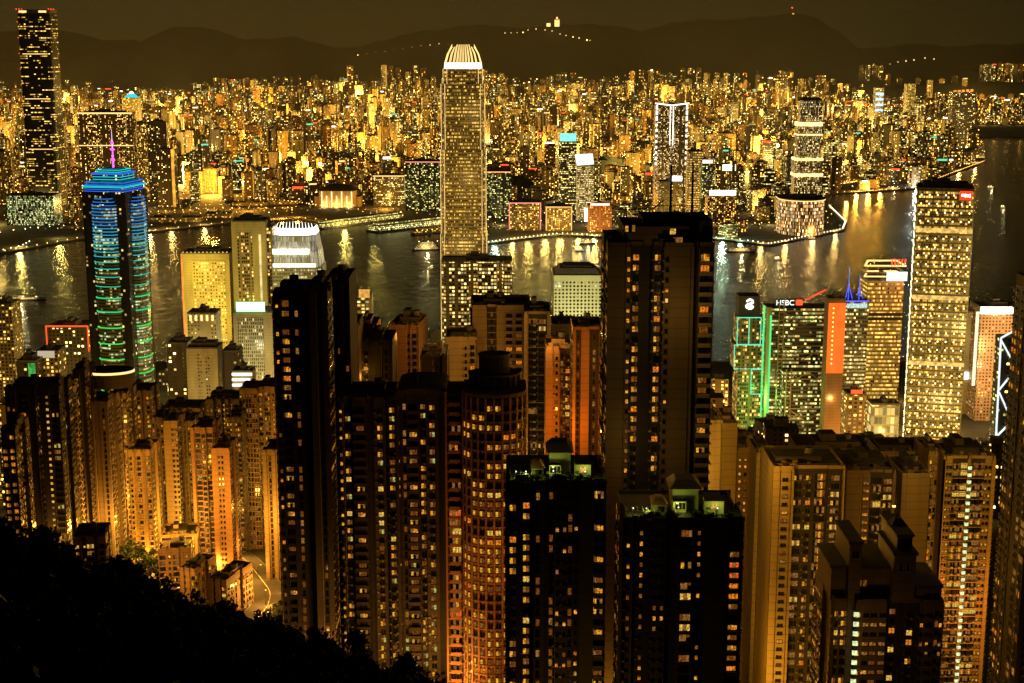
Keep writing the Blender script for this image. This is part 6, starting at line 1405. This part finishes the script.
ribbon('mountain_road', RS, 16, 1.2, asphalt); ribbon('road_kerb', RS, .5, 1.35, paving, 8.1); ribbon('road_kerb', RS, .5, 1.35, paving, -8.1); ribbon('road_centre_line', RS, .35, 1.26, pmat('white_paint', (.8,.78,.7), .6, .1, 1))
for k_ in range(6, len(RS)-20, 9):
    x, y_ = RS[k_]; plight((x+6, y_, hkz(x, y_)+9), 7e3, (1,.38,.05), .8)

# ------------------------------------------------------------------ trees
def crown_mesh(seed, r_, hh, n, m1, m2, leaf=.42):
    q = random.Random(seed); b_ = MB(); cl = [(Vector((q.gauss(0,.42)*r_, q.gauss(0,.42)*r_, hh*q.uniform(.45,1.0))), r_*q.uniform(.28,.5)) for _ in range(9)]
    for i in range(n):
        c, cr_ = q.choice(cl); v = Vector((q.gauss(0,1),q.gauss(0,1),q.gauss(0,.75))).normalized() * cr_ * q.uniform(.55,1.08); p = c + v
        a = Vector((q.uniform(-1,1),q.uniform(-1,1),q.uniform(-1,1))).normalized()*leaf*q.uniform(.6,1.4); c2 = a.cross(v).normalized()*leaf*q.uniform(.35,.7)
        b_.face([p-a, p-c2, p+a, p+c2], m1 if q.random() < .6 else m2)
    return b_.mesh('crown')
def trunk_mesh(seed, r_, hh):
    q = random.Random(seed); b_ = MB(); b_.bar((0,0,-1.5),(q.uniform(-.2,.2),q.uniform(-.2,.2),hh*.5),.26,bark,7,.16)
    for i in range(6):
        an = q.uniform(0,6.28); z0 = hh*q.uniform(.28,.5); b_.bar((0,0,z0),(r_*.6*math.cos(an),r_*.6*math.sin(an),z0+hh*.35),.11,bark,5,.03)
    return b_.mesh('trunk')
CR = [(crown_mesh(i, 3.4+.5*(i%3), 7.5+(i%4)*1.1, 1500, leafA, leafB), trunk_mesh(i, 3.4, 8)) for i in range(6)]
def tree(x, y_, z, s, label, group):
    k_ = r5.randrange(6); t = thing('hillside_tree', label, 'tree', (x, y_, z), r5.uniform(0, 6.28), group)
    t.scale = (s, s, s*r5.uniform(.85, 1.15)); link('crown', CR[k_][0], t); link('trunk', CR[k_][1], t)
band_ = [0]*16; cell = {}
TR = []
for i in range(420):
    px = r5.uniform(-20, 470); Y = r5.choice((r5.uniform(205, 250), r5.uniform(150, 235), r5.uniform(95, 200)))
    X_ = (px-512)/F*Y/.955; z = hkz(X_, Y)
    if any((X_-a)**2+(Y-c)**2 < 5.6**2 for a, c, *_ in TR): continue
    TR.append((X_, Y, z, px)); 
    if len(TR) >= 150: break
for X_, Y, z, px in TR:
    s = r5.uniform(.55, 1.05) if Y > 140 else r5.uniform(.5, .8)
    edge = Y > 205
    near_ = 'the far left edge' if px < 60 else 'the small low block' if px < 110 else 'the lit trees' if px < 150 else 'the terraced blocks' if px < 215 else 'the road bend' if px < 285 else 'the black tower pair' if px < 350 else 'the curved-roof tower'
    tree(X_, Y, z-.8, s, f"dark tree silhouette {'on the crest' if edge else 'on the slope'} below {near_}, lost among its black neighbours", f"dark trees {'on the crest' if edge else 'on the slope'} below {near_}")
for k_, (px, py, Y) in enumerate(((112,556,765),(122,548,775),(131,556,770),(141,550,778),(150,558,765),(158,566,745),(128,570,740),(145,572,735),(275,598,650),(268,632,600),(281,625,610),(252,640,590),(264,645,580))):
    p = at(px, py, Y); z = hkz(p.x, Y)
    tree(p.x, Y, z, 1.1 + .12*(k_ % 3) + (.5 if k_ < 8 else 0), f"{'yellow-lit tree below the amber tower' if k_ < 8 else 'orange-rimmed tree at the road bend'}, {['leftmost','second from left','third from left','fourth from left','fifth from left','rightmost','lower left one','lower right one','highest one','left one','lowest one','right one','one nearest the black tower'][k_]}", 'trees lit by street lamps')
for k_ in range(26):
    px = r5.uniform(288, 445); Y = r5.uniform(330, 440); p = at(px, 650, Y); z = hkz(p.x, Y)
    tree(p.x, Y, z, r5.uniform(1.2, 1.9), f"dark bushy tree at the foot of {'the black tower pair' if px < 345 else 'the wide black tower' if px < 396 else 'the curved-roof tower'}, merging with its neighbours", f"dark trees at the foot of {'the black tower pair' if px < 345 else 'the wide black tower' if px < 396 else 'the curved-roof tower'}")
# undergrowth
b_ = MB()
for i in range(14000):
    px = r5.uniform(-30, 480); Y = r5.uniform(60, 250); X_ = (px-512)/F*Y/.955; p = Vector((X_, Y, hkz(X_, Y)+abs(r5.gauss(0,.8))))
    a = Vector((r5.uniform(-1,1),r5.uniform(-1,1),r5.uniform(-1,1))).normalized()*.6; c2 = a.cross(Vector((r5.random(),1,r5.random()))).normalized()*.4
    b_.face([p-a, p-c2, p+a, p+c2], leafA)
tag(b_.build('undergrowth'), 'black undergrowth covering the near slope', 'undergrowth', None, 'stuff')

# ------------------------------------------------------------------ boats
def boat(label, px, py, L, kind, lm, rz=0, name='ferry', cat='boat'):
    p = on(px, py, 0); t = thing(name, label, cat, (p.x, p.y, 0), R(rz)); wd = L*.2
    b_ = MB(); P = [(-L/2,-wd/2),(L*.3,-wd/2),(L/2,0),(L*.3,wd/2),(-L/2,wd/2)]; n0 = len(P)
    b_.prism(P, -.5, 2.4 if L > 25 else 1.2, darkm, paving, scale=1.06); b_.build('hull', t)
    hz = 2.42 if L > 25 else 1.22
    nd = {'cruise': 5, 'ferry': 2, 'junk': 1, 'barge': 1}[kind]
    for i in range(nd):
        s_ = 1 - .11*i; b_ = MB(); b_.box(-L*.44*s_, L*.30*s_, -wd*.42, wd*.42, hz+i*2.9, hz+i*2.9+2.5, m_deck, roofl, u0=i*37.0); b_.box(-L*.45*s_, L*.32*s_, -wd*.47, wd*.47, hz+i*2.9+2.52, hz+i*2.9+2.8, w_cream); b_.build('deck_house', t)
    b_ = MB(); zt_ = hz + nd*2.9; b_.box(-L*.12, L*.02, -wd*.2, wd*.2, zt_, zt_+2.4, w_cream, roofl); b_.bar((L*.1,0,zt_),(L*.1,0,zt_+7),.2,metal,4); b_.build('bridge', t)
    for i in range(3 if L > 25 else 2): b_ = MB(); b_.ball((-L*.3+i*L*.3, -wd*.3, zt_+1.2), .8 if L > 25 else 1.0, lm, 5, 2); b_.build('lamp', t)
    plight((p.x, p.y-wd-4, 7), 6e3*(L/25), (1,.8,.35), 1)
m_deck = facade('deck_windows', (.6,.5,.3), 1.8, 2.9, .7, .5, .8, GOLD, PALE, 2.4, blank=0)
boat('white multi-deck ship moored beside the giant crowned skyscraper', 428, 250, 62, 'cruise', lampw, 12, 'cruise_ship', 'ship')
boat('dark working barge with deck lamps and masts at the far left of the harbour', 24, 300, 70, 'barge', lampw, 2, 'barge', 'barge')
boat('reddish dark ferry crossing just right of the masted tower', 741, 252, 56, 'ferry', redl, 3)
boat('small brightly lit junk off the promontory', 812, 239, 20, 'junk', goldl, 0, 'junk')
boat('small launch with white lamp left of the promontory junk', 778, 260, 16, 'junk', lampw, 20, 'launch')
boat('lone bright boat in the dark east harbour, upper one', 991, 188, 24, 'junk', lampw, 0, 'launch')
boat('lone small boat in the dark east harbour, lower one', 1003, 208, 14, 'junk', lampw, 0, 'launch')
boat('ferry close to the neon hotels promenade', 588, 244, 34, 'ferry', lampm, 15)
boat('small boat below the neon hotels, nearer the open water', 580, 251, 18, 'junk', lampm, 10, 'launch')
boat('tour boat moored under the bright east bay lamps', 893, 190, 40, 'ferry', lampw, 0)

# ------------------------------------------------------------------ haze over the harbour
hm = bpy.data.materials.new('haze'); hm.use_nodes = True; n = hm.node_tree; n.nodes.clear()
o = n.nodes.new('ShaderNodeOutputMaterial'); v = n.nodes.new('ShaderNodeVolumePrincipled'); v.inputs['Color'].default_value = (.95,.92,.85,1)
v.inputs['Density'].default_value = 0.8e-5; v.inputs['Anisotropy'].default_value = 0.2
n.links.new(v.outputs[0], o.inputs['Volume'])
H = MB(); H.box(-9800, 9800, -120, 16600, -8, 660, hm)
tag(H.build('haze'), kind='stuff')
